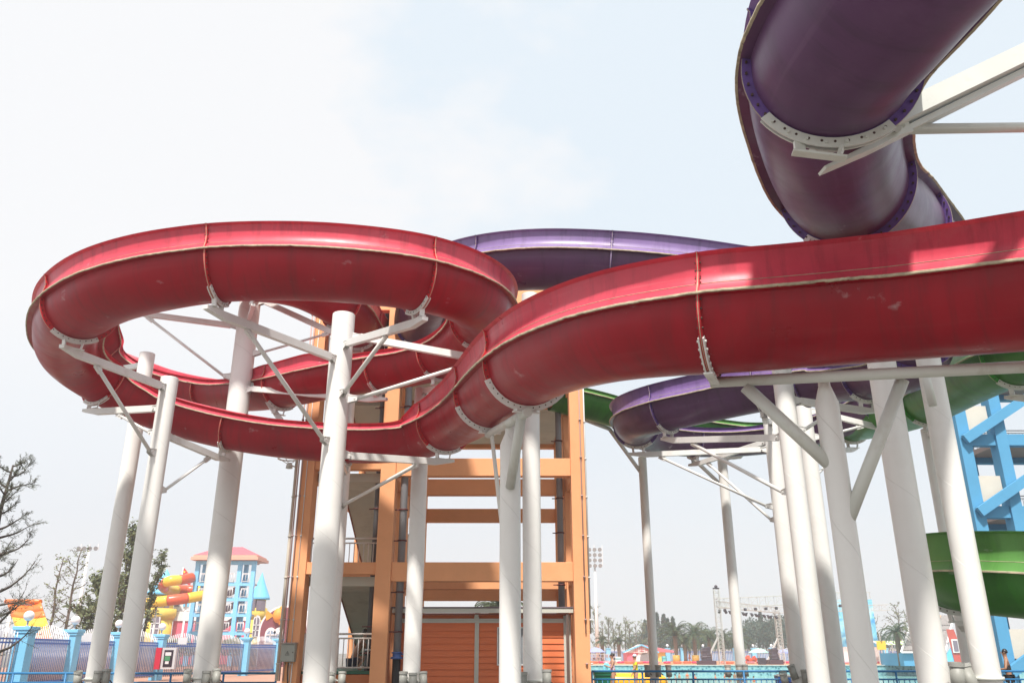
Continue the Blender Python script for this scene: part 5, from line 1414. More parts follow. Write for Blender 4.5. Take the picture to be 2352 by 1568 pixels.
def fixture(p, r=.24, l=.5, tilt=0.0):
    rt = TS; m = MB(); p = Vector(p)
    m.box(p + Vector((0, 0, -.12)), (r * 1.4, r * 1.2, .12)); ax_ = Vector((math.sin(tilt), 0, -math.cos(tilt)))
    m.tube([p + Vector((0, 0, -.15)), p + ax_ * (l * .5), p + ax_ * l], [r * .6, r, r * .8], n=10)
    m.build('stage_light', DK, TS)
for k in range(13):
    f = (k + .7) / 13; p = e0 + (e1 - e0) * f; fixture(p + Vector((0, 0, -.85)), .26, .8 if k in (6, 8) else .45)
for k in range(14):
    f = (k + .5) / 14; p = e0 + (Vector((b.x, b.y, zb2)) - e0) * f; fixture(p + Vector((0, 0, -.9)), .24, .6, .5 if k % 3 else -.4)
# wrapped speaker stacks on their platforms
def wrapped(x0, x1, y0, y1, Y, label):
    p0 = WY(x0, y1, Y); p1 = WY(x1, y0, Y); rt = empty('speaker_stack', Vector(((p0.x + p1.x) / 2, Y, p0.z)), label, 'speaker')
    m = MB(); w = (p1.x - p0.x); rng = random.Random(int(x0)); rows = []
    for k in range(12):
        z = p0.z + (p1.z - p0.z) * k / 11; s = 1 - .12 * (k / 11) + rng.uniform(-.05, .05); o = rng.uniform(-.08, .08)
        rows.append([m.bm.verts.new((p0.x + w / 2 + o + a_ * w / 2 * s, Y + b_ * .7 * s, z + (.12 * a_ if k == 11 else 0))) for a_, b_ in ((-1, -1), (0, -1.15), (1, -1), (1, 1), (-1, 1))])
    for r0, r1 in zip(rows, rows[1:]):
        for i in range(5): m.face([r0[i], r0[(i + 1) % 5], r1[(i + 1) % 5], r1[i]])
    m.face(rows[0]); m.face(rows[-1]); m.build('wrapped_stack', WRAP, rt)
    m = MB(); m.box(((p0.x + p1.x) / 2, Y, p0.z / 2), (w * 1.9, 2.2, max(.1, p0.z) - .01), bev=.02); m.build('platform', mat('dark_plum_box', (.06, .02, .035), rough=.6), rt)
wrapped(1612, 1630, 1486, 1516, 131, 'black wrapped speaker stack by the first truss leg'); wrapped(1770, 1784, 1488, 1514, 133, 'black wrapped speaker stack by the second truss leg')
# stage boxes
for x, lb in ((1742, 'small black box alone on the deck between the speaker stacks'),):
    p = gpt(x, 131); m = MB(); m.box((p.x, p.y, .48), (1.0, .9, .94), bev=.03); m.build('flight_case', DK, None, lb, 'case')
# billboard
BBd = empty('billboard', gpt(1925, 148), 'tall pale blue water scene billboard behind the white columns', 'billboard')
p0 = WY(1902, 1484, 148); p1 = WY(1962, 1376, 148)
def bbm():
    m = mat('water_print', (.2, .55, .72), rough=.5); t = m.node_tree; b_ = t.nodes['Principled BSDF']; tc = t.nodes.new('ShaderNodeTexCoord')
    n = t.nodes.new('ShaderNodeTexNoise'); n.inputs['Scale'].default_value = .35; n.inputs['Detail'].default_value = 4; n.inputs['Distortion'].default_value = 1.5
    t.links.new(tc.outputs['Object'], n.inputs[0]); cr = t.nodes.new('ShaderNodeValToRGB'); e = cr.color_ramp.elements
    e[0].position = .35; e[0].color = (.05, .30, .62, 1); e[1].position = .7; e[1].color = (.62, .78, .82, 1); x = e.new(.5); x.color = (.22, .58, .76, 1)
    t.links.new(n.outputs['Fac'], cr.inputs[0]); t.links.new(cr.outputs[0], b_.inputs['Base Color']); return m
m = MB(); m.span((p0.x, 148, p0.z), (p1.x + 3, 148.3, p1.z)); m.build('printed_panel', bbm(), BBd)
m = MB(); m.span((p0.x, 148.05, .01), (p1.x + 3, 148.25, p0.z - .02)); m.build('white_base', WHT, BBd)
m = MB()
for k in range(9): m.beam((p0.x + .3 + k * 1.0, 148.15, p1.z), (p0.x + .3 + k * 1.0, 148.15, p1.z + 1.2), .1, .1)
m.beam((p0.x, 148.15, p1.z + 1.2), (p1.x + 3, 148.15, p1.z + 1.2), .1, .1); m.build('top_truss', TRM, BBd)
# far fence
FF = empty('picket_fence', gpt(1360, 190), 'far white and blue picket fence with pillars across the pool', 'fence')
fx0, fx1 = gpt(1350, 190).x, gpt(2100, 190).x
pil = [1395, 1530, 1564, 1611, 1684, 1726, 1767, 1812, 1950, 2025, 2090]
for x in pil: pillar_lamp(gpt(x, 189.6), FF, 2.6, .9, .30)
m = MB(); x = fx0
while x < fx1:
    m.beam((x, 190, .1), (x, 190, 2.35 + .2 * abs(math.sin((x - fx0) * .55))), .09, .06); x += .34
m.build('picket_panel', FW, FF)
m = MB(); m.span((fx0, 190.15, .1), (fx1, 190.2, 1.75)); m.build('blue_backing', mat('far_blue_backing', (.16, .27, .48), rough=.7), FF)
m = MB(); m.beam((fx0, 190, 1.85), (fx1, 190, 1.85), .1, .14); m.build('rail', FR, FF)
# small pink washroom house with its two-character... three-character sign
WH = empty('washroom_house', gpt(1480, 180), 'small pink and yellow washroom house with arched door and blue gable', 'house')
k_ = px2m(180); Yw = 178.0
x0, x1 = WY(1440, 1500, Yw).x, WY(1528, 1500, Yw).x; xm = WY(1483, 1500, Yw).x
ze = WY(1480, 1496, Yw).z; zr = WY(1480, 1480, Yw).z
m = MB(); m.span((x0, Yw, 0), (x0 + (xm - x0) * .75, Yw + 6, ze)); m.build('pink_wall', PNK, WH)
m = MB(); m.span((x0 + (xm - x0) * .75 + .002, Yw, 0), (x1, Yw + 6, ze)); m.build('yellow_wall', YEL, WH)
m = MB(); f = [m.bm.verts.new(v) for v in ((x0 - .2, Yw - .25, ze - .15), (x0 + .2 + (xm - x0) * 1.5, Yw - .25, ze - .15), (xm - .8, Yw - .25, zr + .1))]; b_ = [m.bm.verts.new(v.co + Vector((0, 6, 0))) for v in f]
m.face(f); m.face(b_[::-1]); [m.face([f[i], f[(i + 1) % 3], b_[(i + 1) % 3], b_[i]]) for i in range(3)]; m.build('gable', WHT, WH)
ga = Vector((x0 - .9, Yw - .5, ze - .1)); gb = Vector((xm - .8, Yw - .5, zr)); gc = Vector((xm + 2.6, Yw - .5, ze - .1))
m = MB(); m.beam(ga, gb, .3, .25); m.beam(gb, gc, .3, .25); m.build('barge_board', CYN, WH)
m = MB(); q = [gb + Vector((0, .3, .1)), Vector((x1 + 1.5, Yw + .4, ze + .3)), Vector((x1 + 2.6, Yw - .6, ze - .15)), gc + Vector((0, 0, .05))]
q2 = [v + Vector((0, 6.5, 0)) for v in q]
f = [m.bm.verts.new(v) for v in q]; b_ = [m.bm.verts.new(v) for v in q2]; m.face(f); m.face(b_[::-1]); [m.face([f[i], f[(i + 1) % 4], b_[(i + 1) % 4], b_[i]]) for i in range(4)]
m.build('roof', mat('pink_red_tiles', (.48, .12, .15)), WH)
m = MB(); ax0 = WY(1479, 1500, Yw).x; arch(m, ax0, Yw - .06, .02, WY(1479, 1493, Yw).z, 1.7); m.build('white_arch', WHT, WH)
m = MB(); arch(m, ax0 + .2, Yw - .12, .02, WY(1479, 1497, Yw).z, 1.05); m.build('doorway', mat('shaded_doorway', (.22, .20, .21), rough=.8), WH)
def text(body, loc, size, mt, name, parent, label=None, ext=.01):
    cu = bpy.data.curves.new(name, 'FONT'); cu.body = body; cu.size = size; cu.extrude = ext; cu.align_x = 'CENTER'; cu.align_y = 'CENTER'
    o = bpy.data.objects.new(name, cu); COL.objects.link(o)
    me = bpy.data.meshes.new_from_object(o); bpy.data.objects.remove(o)
    o = bpy.data.objects.new(name, me); COL.objects.link(o); me.materials.clear(); me.materials.append(mt)
    o.rotation_euler = (R(90), 0, 0); o.parent = parent; o.location = Vector(loc) - world_of(parent)
    return o
text('\u536b\u751f\u95f4', (xm - .8, Yw - .42, ze + .42), 1.25, mat('sign_red', (.45, .02, .05), rough=.6), 'lettering', WH, ext=.03)
# signs on posts
for x0_, x1_, y0_, y1_, lb in ((1410, 1428, 1507, 1519, 'pale notice board standing between the two small palms'), (1520, 1531, 1506, 1519, 'blue and white notice board beside the small pink house')):
    p0 = WY(x0_, y1_, 160); p1 = WY(x1_, y0_, 160); rt = empty('notice_board', ((p0.x + p1.x) / 2, 160, 0), lb, 'sign')
    m = MB(); m.span((p0.x, 160, max(.15, p0.z)), (p1.x, 160.1, p1.z)); m.build('board', mat('notice_white', (.58, .70, .72), rough=.5) if x0_ < 1500 else mat('notice_cyan', (.15, .52, .55), rough=.5), rt)
    for x in (p0.x + .1, p1.x - .1):
        m = MB(); m.beam((x, 160.05, 0), (x, 160.05, p1.z), .1, .1); m.build('leg', TRM, rt)
    m = MB(); m.span((p0.x + .2, 159.97, p1.z - .45), (p1.x - .2, 159.99, p1.z - .30)); m.build('heading_band', mat('notice_teal', (.05, .35, .40), rough=.5), rt)
p = WY(2024, 1481, 140); rt = empty('yellow_sign', (p.x, 140, 0), 'square yellow sign on a pole beyond the thick columns', 'sign')
m = MB(); m.box((p.x, 140, p.z), (1.4, .1, 1.3)); m.build('board', YE1, rt); m = MB(); m.beam((p.x, 140.1, 0), (p.x, 140.1, p.z + 1.9), .12, .12); m.build('pole', TRM, rt)
# parasols
def parasol(x, Y, r, zt, mt, label):
    b = gpt(x, Y); rt = empty('parasol', b, label, 'parasol', 'parasols across the pool')
    m = MB(); m.tube([b, b + Vector((0, 0, zt))], .05, n=6); m.build('pole', TRM, rt)
    m = MB(); m.lathe([(r, zt - .75), (r * .98, zt - .72), (r * .6, zt - .25), (.02, zt)], b, 8, smooth=False); m.lathe([(r * .97, zt - .76), (r * .6, zt - .29), (.02, zt - .04)], b, 8, smooth=False); m.build('canopy', mt, rt)
PBL = mat('parasol_lilac', (.30, .34, .62), rough=.8); PGR = mat('parasol_mint', (.40, .66, .56), rough=.8)
parasol(1367, 150, 1.55, 2.5, PBL, 'lilac blue parasol beside the foot of the floodlight mast'); parasol(1737, 150, 1.8, 2.4, PGR, 'mint green parasol in front of the far fence'); parasol(1794, 152, 1.6, 2.3, PBL, 'lilac parasol behind the second truss leg')
# racks of goods under the first parasol, life jackets and rings piled along the far edge
rng = random.Random(5); cnt = {}
LJ = mat('life_jacket_orange', (.78, .12, .05), rough=.6); RR = mat('rubber_ring_red', (.60, .02, .10), rough=.3); RY = mat('rubber_ring_yellow', (.85, .50, .02), rough=.3); RP_ = mat('rubber_ring_pink', (.75, .28, .35), rough=.3)
for i in range(34):
    x = 1358 + i * 21 + rng.uniform(-5, 5)
    if 1608 < x < 1640 or 1765 < x < 1790: continue
    p = gpt(x, 146 + rng.uniform(-2, 2)); m = MB(); r = rng.uniform(.45, .75)
    pts = [p + Vector((r * math.cos(a_), r * math.sin(a_) * .9, .17)) for a_ in [2 * math.pi * k / 14 for k in range(15)]]
    m.tube(pts, .17, n=8, cap=False)
    mt = (LJ, RR, RP_, RR, LJ)[i % 5]
    place = 'beside the mast' if x < 1430 else 'before the small pink house' if x < 1540 else 'near the large palms' if x < 1640 else 'under the stage truss' if x < 1830 else 'beyond the thick columns'
    cn = ('orange', 'red', 'pink', 'crimson', 'orange')[i % 5]; kk = (cn, place); cnt[kk] = cnt.get(kk, 0) + 1
    m.build('swim_ring', mt, None, '%s %s swim ring on the far pool deck %s' % (('first', 'second', 'third', 'fourth', 'fifth', 'sixth')[cnt[kk] - 1], cn, place), 'swim ring', 'swim rings along the far pool deck')
p = gpt(1717, 147); m = MB()
for k in range(26):
    c = p + Vector((rng.uniform(-.9, .9), rng.uniform(-.5, .5), rng.uniform(.1, 1.0))); m.box(c, (.5, .25, .35), Matrix.Rotation(rng.random() * 3, 3, 'Y'))
m.build('life_jacket_heap', LJ, None, 'heap of orange life jackets between the truss legs', 'life jackets')
RK = empty('drying_rack', gpt(1376, 148), 'rack of grey and red goods under the lilac blue parasol', 'rack')
p = gpt(1376, 148); m = MB()
for z in (.4, .9, 1.4): m.beam((p.x - 2.6, 148, z), (p.x + 2.6, 148, z), .08, .08)
for k in range(9): m.beam((p.x - 2.6 + k * .65, 148, 0), (p.x - 2.6 + k * .65, 148, 1.6), .06, .06)
m.build('frame', TRM, RK); m = MB()
for k in range(40): m.box((p.x + rng.uniform(-2.5, 2.5), 147.9, rng.choice((.25, .7, 1.2)) + rng.uniform(-.05, .1)), (.22, .15, .32))
m.build('goods', mat('mixed_goods', (.34, .22, .22), rough=.7, var=.6, vscale=3), RK)
# shingled house on the right
SHG = mat('grey_shingles', (.26, .23, .22), rough=.9, var=.25, vscale=3)
SH = empty('shingled_house', gpt(2140, 118), 'house with steep grey shingle roof and orange band behind the thick columns', 'house')
Ys = 118.0; A_ = WY(2070, 1497, Ys); B_ = WY(2168, 1497, Ys); C_ = WY(2188, 1412, Ys + 5); D_ = WY(2100, 1412, Ys + 5)
def slab(name, mt, q, dv, root):
    m = MB(); f = [m.bm.verts.new(v) for v in q]; b = [m.bm.verts.new(Vector(v) + Vector(dv)) for v in q]; m.face(f); m.face(b[::-1]); n = len(f)
    for i in range(n): m.face([f[i], f[(i + 1) % n], b[(i + 1) % n], b[i]])
    return m.build(name, mt, root)
slab('shingle_roof', SHG, [A_, B_, C_, D_], (0, .3, -.1), SH)
rw_ = MB()
for r_ in range(7):
    if r_ in (2, 3, 6): continue
    for k in range(14):
        f = (k + (.5 if r_ % 2 else 0)) / 14; g_ = (r_ + .4) / 7.5
        q = A_ + (B_ - A_) * f + (D_ - A_) * g_ + Vector((0, -.04, 0)); rw_.box(q, (.34, .05, .12))
rw_.build('shingle_tabs', mat('dark_shingle', (.12, .10, .10), rough=.9), SH)
def lp(f, g_): return A_ + (B_ - A_) * f + (D_ - A_) * g_ + Vector((0, -.03, 0))
slab('orange_band', mat('roof_orange_band', (.62, .33, .18), rough=.8), [lp(.50, 0), lp(.66, 0), lp(.66, 1), lp(.50, 1)], (0, -.05, 0), SH)
m = MB(); m.beam(A_, D_, .22, .22); m.beam(B_ + Vector((.2, 0, 0)), C_ + Vector((.2, 0, 0)), .22, .22); m.beam(A_, B_, .2, .2); m.build('white_barge', WHT, SH)
m = MB(); m.span((A_.x + .4, Ys + .5, -.0), (B_.x - 1.0, Ys + 8, A_.z - .1)); m.build('blue_wall', BLUE, SH)
g0 = B_ + Vector((.6, .3, 0)); slab('gable_wall', CYN, [(B_.x - .9, Ys + .2, 0), (B_.x + 4.2, Ys + .2, 0), (C_.x + .2, Ys + .2, C_.z - .5)], (0, .3, 0), SH)
slab('red_panel', mat('gable_red', (.50, .08, .06), rough=.8), [(B_.x + 1.3, Ys + .1, 0), (B_.x + 3.0, Ys + .1, 0), (B_.x + 1.9, Ys + .1, 4.6), (B_.x + .9, Ys + .1, 4.6)], (0, .05, 0), SH)
m = MB(); m.box((B_.x + 1.7, Ys + .0, 2.5), (.9, .1, 1.7)); o = m.build('window', WHT, SH); m = MB(); m.box((B_.x + 1.7, Ys - .08, 2.5), (.6, .04, 1.35)); m.build('pane', GLZ, o)
# green canopy and steps near the yellow sign
CN = empty('striped_canopy', gpt(2060, 145), 'green and white striped canopy beyond the pool, left of the shingled house', 'canopy')
c0, c1 = gpt(2005, 145).x, gpt(2085, 145).x
for k in range(14):
    xx = c0 + (c1 - c0) * k / 14; m = MB(); m.beam((xx + .2, 144, 2.9), (xx + .2, 146.5, 3.5), (c1 - c0) / 14 - .02, .06); m.build('stripe', mat('canopy_green', (.35, .55, .15), rough=.7) if k % 2 else WHT, CN)
for k in range(6): m = MB(); m.beam((c0 + (c1 - c0) * k / 5, 144.2, 0), (c0 + (c1 - c0) * k / 5, 144.2, 3.1), .12, .12); m.build('post', TRM, CN)
railing('low_railing', (gpt(2030, 128).x, 128, 0), (gpt(2088, 128).x, 128, 0), 1.3, .6, mat('rail_blue_far', (.05, .20, .35), rough=.5), None, rr=.06, br=.04, posts=3, label='blue railing beside steps on the far pool side', cat='railing')
# bins
def bin_(c, w, h, body, lid, label):
    rt = empty('wheeled_bin', c, label, 'bin'); c = Vector(c); m = MB()
    rows = []
    for z, s in ((.08, .82), (h * .85, .98), (h * .85, 1.06), (h * .92, 1.06)):
        rows.append([m.bm.verts.new(c + Vector((a_ * w / 2 * s, b_ * w / 2 * s, z))) for a_, b_ in ((-1, -1), (1, -1), (1, 1), (-1, 1))])
    for r0, r1 in zip(rows, rows[1:]):
        for i in range(4): m.face([r0[i], r0[(i + 1) % 4], r1[(i + 1) % 4], r1[i]])
    m.face(rows[0]); m.face(rows[-1]); m.build('body', body, rt)
    m = MB(); m.box(c + Vector((0, 0, h * .95)), (w * 1.12, w * 1.12, .05), bev=.015); m.box(c + Vector((0, 0, h * .985)), (w * .8, w * .8, .03), bev=.01); m.build('lid', lid, rt)
    for s in (-1, 1): m = MB(); m.tube([c + Vector((s * w * .42, w * .42, .08)), c + Vector((s * w * .5, w * .42, .08))], .08, n=12); m.build('wheel', BLACKP, rt)
BG = mat('bin_green', (.01, .16, .08), rough=.4); BG2 = mat('bin_green_lid', (.02, .22, .10), rough=.4)
p = gpt(1379, 31.5); bin_((p.x, p.y, 0), .56, 1.02, BG, BG2, 'green wheeled bin behind the blue railing by the orange tower')
BB2 = mat('bin_blue', (.01, .06, .26), rough=.4); p = gpt(1786, 29.5); bin_((p.x, p.y, 0), .42, .95, BB2, mat('bin_grey', (.28, .28, .28), rough=.5), 'blue bin with grey lid behind the railing by the white columns')
# big yellow inner tube lying by the pool
p = gpt(1446, 39); m = MB()
for k in range(1): m.tube([p + Vector((-1.55 + 3.1 * t, 0, .42)) for t in (0, .03, .1, .25, .5, .75, .9, .97, 1)], [.05, .22, .34, .38, .38, .38, .34, .22, .05], n=16)
m.build('float_tube', mat('float_yellow', (.85, .45, .02), rough=.25), None, 'long yellow inflatable tube lying behind the two bathers', 'float')

# ---------------------------------------------------------------- people
SKIN = mat('warm_skin', (.48, .26, .17), rough=.5, var=.05); SKIN2 = mat('tanned_skin', (.33, .17, .10), rough=.5, var=.05)
HAIR = mat('black_hair', (.010, .008, .008), rough=.4)
def skinned(name, chains, mt, parent, sub=2):
    """one continuous skinned surface. chains: list of [(key, (x,y,z), r)], shared keys join"""
    keys = {}; vs = []; rs = []; es = []
    for ch in chains:
        prev = None
        for key, pnt, r in ch:
            if key not in keys:
                keys[key] = len(vs); vs.append(Vector(pnt)); rs.append(r)
            i = keys[key]
            if prev is not None and (prev, i) not in es: es.append((prev, i))
            prev = i
    me = bpy.data.meshes.new(name); me.from_pydata(vs, es, []); o = bpy.data.objects.new(name, me); COL.objects.link(o)
    sm = o.modifiers.new('skin', 'SKIN'); 
    for i, r in enumerate(rs):
        d = me.skin_vertices[0].data[i]; rr = r if isinstance(r, tuple) else (r, r); d.radius = rr; d.use_root = (i == 0); d.use_loose = False
    ss = o.modifiers.new('sub', 'SUBSURF'); ss.levels = sub; ss.render_levels = sub
    me.materials.append(mt); o.parent = parent
    return o
def person(base, H, label, face=0.0, arms=None, legs=None, skin=SKIN, outfit=None, hair='bun', lean=(0, 0), group=None, sub=2, hips=None, cap=None, detail=True):
    """arms/legs: offsets (elbow, hand) / (knee, foot) in units of H from shoulder / hip; +y is forward (local)"""
    rt = empty('person', base, label, 'person', group, rz=face); u = H
    hz = .52 if hips is None else hips
    pel = Vector((0, 0, hz)); ch = Vector((lean[0], lean[1], hz + .27)); nk = ch + Vector((lean[0] * .3, lean[1] * .3, .055)); hd = nk + Vector((lean[0] * .2, lean[1] * .2 + .008, .085))
    C = lambda v: tuple(Vector(v) * u)
    arms = arms or {-1: ((-.03, .01, -.17), (-.02, .05, -.32)), 1: ((.03, .01, -.17), (.02, .05, -.32))}
    legs = legs or {-1: ((0, .01, -.25), (0, -.01, -.50)), 1: ((0, .01, -.25), (0, -.01, -.50))}
    body = [[('pel', C(pel), (.085 * u, .07 * u)), ('wst', C(pel + (ch - pel) * .42), (.07 * u, .055 * u)), ('ch', C(ch), (.095 * u, .06 * u)), ('nk', C(nk), .033 * u), ('chin', C(hd - Vector((0, -.006, .035))), (.038 * u, .042 * u)), ('hd', C(hd + Vector((0, 0, .012))), (.046 * u, .054 * u)), ('crown', C(hd + Vector((0, -.004, .045))), (.036 * u, .042 * u))]]
    for s in (-1, 1):
        sh = ch + Vector((s * .095, 0, .005)); el = sh + Vector(arms[s][0]); ha = sh + Vector(arms[s][1])
        body.append([('ch', None, 0), ('sh%d' % s, C(sh), .032 * u), ('el%d' % s, C(el), .024 * u), ('wr%d' % s, C(ha), .016 * u), ('hn%d' % s, C(ha + (ha - el).normalized() * .05), (.020 * u, .012 * u))])
        if detail:
            hn = ha + (ha - el).normalized() * .05; dr = (ha - el).normalized(); sd_ = dr.cross(Vector((0, 1, 0.2))).normalized()
            for q in range(4):
                body.append([('hn%d' % s, None, 0), ('f%d%d' % (s, q), C(hn + dr * .022 + sd_ * (q - 1.5) * .011), .0052 * u), ('g%d%d' % (s, q), C(hn + dr * (.046 - .004 * abs(q - 1.5)) + sd_ * (q - 1.5) * .012 + Vector((0, .01, 0))), .0042 * u)])
            body.append([('wr%d' % s, None, 0), ('t%d' % s, C(ha + dr * .025 + Vector((0, .026, 0))), .0055 * u)])
        hp = pel + Vector((s * .048, 0, -.03)); kn = pel + Vector((s * .05, 0, 0)) + Vector(legs[s][0]); ft = pel + Vector((s * .05, 0, 0)) + Vector(legs[s][1])
        body.append([('pel', None, 0), ('hp%d' % s, C(hp), .056 * u), ('kn%d' % s, C(kn), .036 * u), ('an%d' % s, C(ft + Vector((0, 0, .02))), .022 * u), ('to%d' % s, C(ft + Vector((0, .075, 0))), (.022 * u, .014 * u))])
    # resolve shared keys
    known = {}
    for c_ in body:
        for k_, p_, r_ in c_:
            if p_ is not None: known[k_] = (p_, r_)
    body = [[(k_, known[k_][0], known[k_][1]) for k_, p_, r_ in c_] for c_ in body]
    b = skinned('body', body, skin, rt, sub)
    hc = Vector(C(hd + Vector((0, 0, .012))))
    if detail:
        m = MB(); m.tube([hc + Vector((0, .052 * u, .010 * u)), hc + Vector((0, .066 * u, -.008 * u)), hc + Vector((0, .054 * u, -.012 * u))], [.004 * u, .008 * u, .006 * u], n=6); o = m.build('nose', skin, None); o.parent = rt
        for s in (-1, 1):
            m = MB(); m.ball(hc + Vector((s * .018 * u, .049 * u, .008 * u)), .0065 * u, 8); o = m.build('eye', mat('eye_dark', (.03, .02, .02), rough=.3), None); o.parent = rt
            m = MB(); m.ball(hc + Vector((s * .047 * u, 0, 0)), .012 * u, 8, 1.4); o = m.build('ear', skin, None); o.parent = rt
        m = MB(); m.tube([hc + Vector((-.014 * u, .050 * u, -.026 * u)), hc + Vector((.014 * u, .050 * u, -.026 * u))], .0035 * u, n=6); o = m.build('mouth', mat('lip_red', (.35, .08, .07), rough=.4), None); o.parent = rt
    if hair:
        m = MB(); r = .056 * u
        prof = [(r * math.sin(t), r * 1.16 * math.cos(t)) for t in [math.pi * i / 14 for i in range(0, 8)]] + [(r * .86, -r * .3)]
        m.lathe([(max(1e-4, a_), b_) for a_, b_ in prof], hc + Vector((0, -.012 * u, .008 * u)), 14)
        if hair == 'bun': m.ball(hc + Vector((0, -.062 * u, .030 * u)), .030 * u, 10)
        o = m.build('hair', HAIR, None); o.parent = rt
    if cap:
        m = MB(); r = .063 * u; m.lathe([(max(1e-4, r * math.sin(t)), r * 1.1 * math.cos(t)) for t in [math.pi * i / 14 for i in range(0, 8)]], hc + Vector((0, 0, .012 * u)), 14); o = m.build('swim_cap', cap, None); o.parent = rt
    for nm, mt, kind in (outfit or []):
        P_ = lambda k_: known[k_][0]
        def big(r, f): return (r[0] * f, r[1] * f) if isinstance(r, tuple) else r * f
        if kind == 'top':
            cc = [[(k_, P_(k_), big(known[k_][1], 1.13)) for k_ in ('pel', 'wst', 'ch')]]
        elif kind == 'shirt':
            cc = [[(k_, P_(k_), big(known[k_][1], 1.20)) for k_ in ('pel', 'wst', 'ch')]] + [[('ch', P_('ch'), big(known['ch'][1], 1.2)), ('sh%d' % s, P_('sh%d' % s), .040 * u), ('m%d' % s, tuple((Vector(P_('sh%d' % s)) + Vector(P_('el%d' % s))) / 2), .037 * u)] for s in (-1, 1)]
        elif kind == 'shorts':
            cc = [[('pel', P_('pel'), big(known['pel'][1], 1.15))] + [('hp%d' % s, P_('hp%d' % s), .066 * u), ('k%d' % s, tuple(Vector(P_('hp%d' % s)) * .45 + Vector(P_('kn%d' % s)) * .55), .055 * u)] for s in (-1, 1)]
        elif kind == 'vest':
            cc = [[('wst', P_('wst'), (.105 * u, .09 * u)), ('ch', P_('ch'), (.125 * u, .10 * u))]]
        skinned(nm, cc, mt, rt, sub)
    return rt
FLO = mat('floral_swimsuit', (.55, .10, .35), rough=.7); 
def floral():
    m = FLO; t = m.node_tree; b_ = t.nodes['Principled BSDF']; tc = t.nodes.new('ShaderNodeTexCoord'); n = t.nodes.new('ShaderNodeTexVoronoi'); n.inputs['Scale'].default_value = 13
    t.links.new(tc.outputs['Object'], n.inputs['Vector']); cr = t.nodes.new('ShaderNodeValToRGB'); e = cr.color_ramp.elements; e[0].position = .25; e[0].color = (.42, .03, .30, 1); e[1].position = .55; e[1].color = (.72, .62, .70, 1)
    t.links.new(n.outputs['Distance'], cr.inputs[0]); t.links.new(cr.outputs[0], b_.inputs['Base Color'])
floral()
YT = mat('yellow_towel', (.72, .62, .03), rough=.9); PKS = mat('pink_suit', (.70, .20, .22), rough=.7); CPM = mat('pale_swim_cap', (.50, .58, .68), rough=.4, var=.4, vscale=30)
p = gpt(1403, 38.5)
person((p.x, p.y, -.02), 1.60, 'woman in purple floral swimsuit with dark tied hair, carrying a pale blue float', R(100), outfit=[('swimsuit', FLO, 'top')], arms={-1: ((-.02, .06, -.15), (-.01, .16, -.12)), 1: ((.02, -.08, -.15), (.03, -.12, -.30))})
q = gpt(1390, 38.9); rt = MB(); q = Vector((q.x, q.y, .92))
pts = [q + Vector((.10 * math.cos(a_), .05 * math.sin(a_), .24 * math.sin(a_))) for a_ in [2 * math.pi * k / 16 for k in range(17)]]
rt.tube(pts, .07, n=8, cap=False); rt.build('swim_ring', mat('pale_blue_vinyl', (.20, .58, .68), rough=.3), None, 'pale blue swim ring held by the woman in floral swimsuit', 'swim ring')
p = gpt(1455, 37.5)
pg = person((p.x, p.y, -.02), 1.56, 'girl in pink swimsuit and pale cap with a yellow towel round her', R(95), outfit=[('swimsuit', PKS, 'top'), ('towel', YT, 'shirt')], hair=None, cap=CPM, arms={-1: ((-.03, .05, -.15), (-.02, .13, -.20)), 1: ((.03, -.01, -.17), (.03, .06, -.28))})
p = gpt(2296, 30)
person((p.x, p.y, 0), 1.72, 'man in black swimwear standing with bent arm before the blue tower', R(60), skin=SKIN2, outfit=[('black_top', mat('black_swimwear', (.01, .01, .012), rough=.7), 'top'), ('shorts', mat('black_swimwear', (.01, .01, .012)), 'shorts')], hair='short', arms={-1: ((-.07, .03, -.15), (-.02, .13, -.16)), 1: ((.09, -.02, -.15), (.14, .02, -.28))})
# man crouching behind the ground floor railing of the orange tower
person((-4.55, 25.3, 1.14), 1.70, 'man in dark blue shorts crouching behind the lowest tower railing', R(-70), skin=SKIN2, hips=.17, lean=(0, .13), outfit=[('shorts', mat('navy_shorts', (.01, .015, .06), rough=.7), 'shorts')], hair='short',
       legs={-1: ((0, .20, .05), (0, .10, -.16)), 1: ((0, .20, .04), (0, .08, -.16))}, arms={-1: ((-.02, .12, -.10), (.0, .24, -.13)), 1: ((.02, .12, -.12), (.0, .22, -.16))})
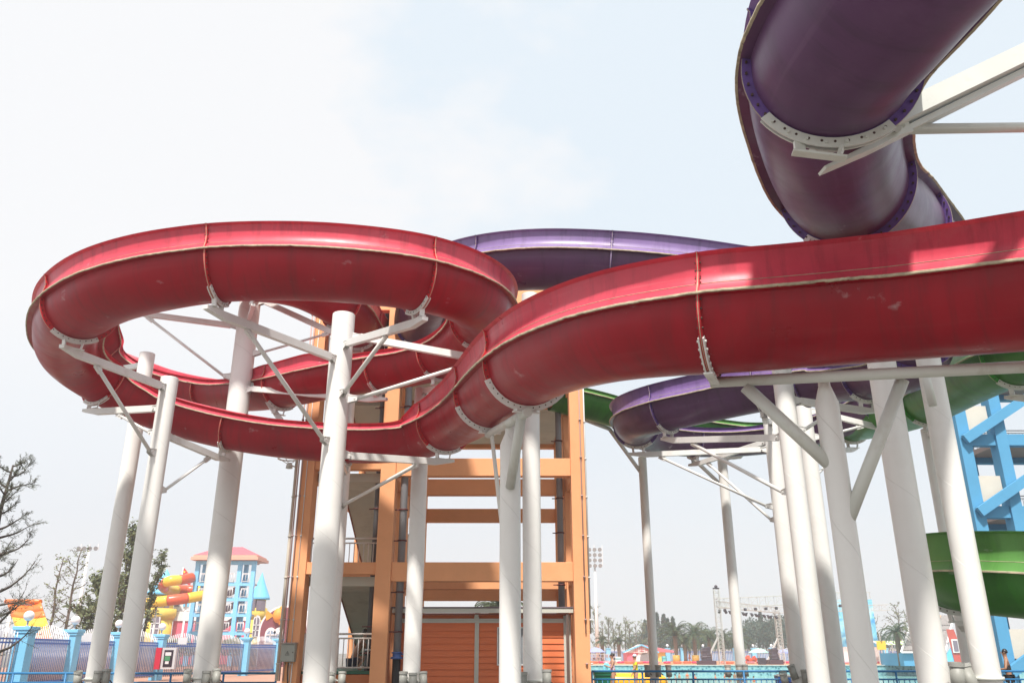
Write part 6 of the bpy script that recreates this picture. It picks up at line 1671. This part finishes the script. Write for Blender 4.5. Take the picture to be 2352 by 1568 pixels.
# bathers in the pool
bath = [(1464, 1566, 95, 'child with dark hair low in the water behind the yellow float', 0), (1530, 1550, 112, 'bather in orange life vest lowered in the water near the thin column', 1), (1544, 1557, 104, 'bather in orange life vest lying in the water near the thin column', 1), (1553, 1548, 112, 'bather whose dark head shows by the spotlights', 0),
        (1571, 1545, 108, 'bather in orange life vest standing tall in the pool', 2), (1588, 1548, 106, 'bather in orange vest bending over beside the tall standing one', 1), (1634, 1553, 108, 'bather in orange vest between the two thin columns', 1), (1655, 1552, 112, 'bather in orange vest wading near the tan man', 1),
        (1678, 1552, 104, 'bare chested tan man wading near the second thin column', 3), (1665, 1565, 96, 'child lying in the water below the tan man', 0), (1720, 1556, 96, 'bather in red vest beside the foot of the second thin column', 1), (1741, 1524, 150, '', 9)]
VST = mat('vest_orange', (.80, .13, .04), rough=.6)
for i, (x, y, Y, lb, kd) in enumerate(bath):
    if kd == 9: continue
    p = gpt(x, Y); H = 1.65
    z = -2.1 if kd in (2, 3) else -2.35
    person((p.x, p.y, z), H, lb, R(40 * i), outfit=([('life_vest', VST, 'vest')] if kd in (1, 2) else [('shorts', mat('navy_shorts', (.01, .015, .06)), 'shorts')]), hair='short', skin=SKIN2 if kd == 3 else SKIN, group='bathers in the pool', sub=1, detail=False)
p = gpt(1590 if 0 else 1583, 150)
person((gpt(1579, 152).x, 152, 0), 1.7, 'person in orange walking on the far deck between the large palms', R(90), outfit=[('orange_shirt', VST, 'shirt'), ('orange_shorts', VST, 'shorts')], hair='short', sub=1, detail=False)
# ================================================================ summer haze over the park
m = MB(); m.span((-420, -60, -3.5), (420, 330, 23.5))
hz = bpy.data.materials.new('pale_haze'); hz.use_nodes = True; t = hz.node_tree
t.nodes.remove(t.nodes['Principled BSDF']); pv_ = t.nodes.new('ShaderNodeVolumePrincipled')
pv_.inputs['Color'].default_value = (.97, .98, 1.0, 1); pv_.inputs['Density'].default_value = 0.0010; pv_.inputs['Anisotropy'].default_value = 0.35
t.links.new(pv_.outputs[0], t.nodes['Material Output'].inputs['Volume'])
m.build('haze', hz, kind='stuff')
SC.cycles.volume_bounces = 1
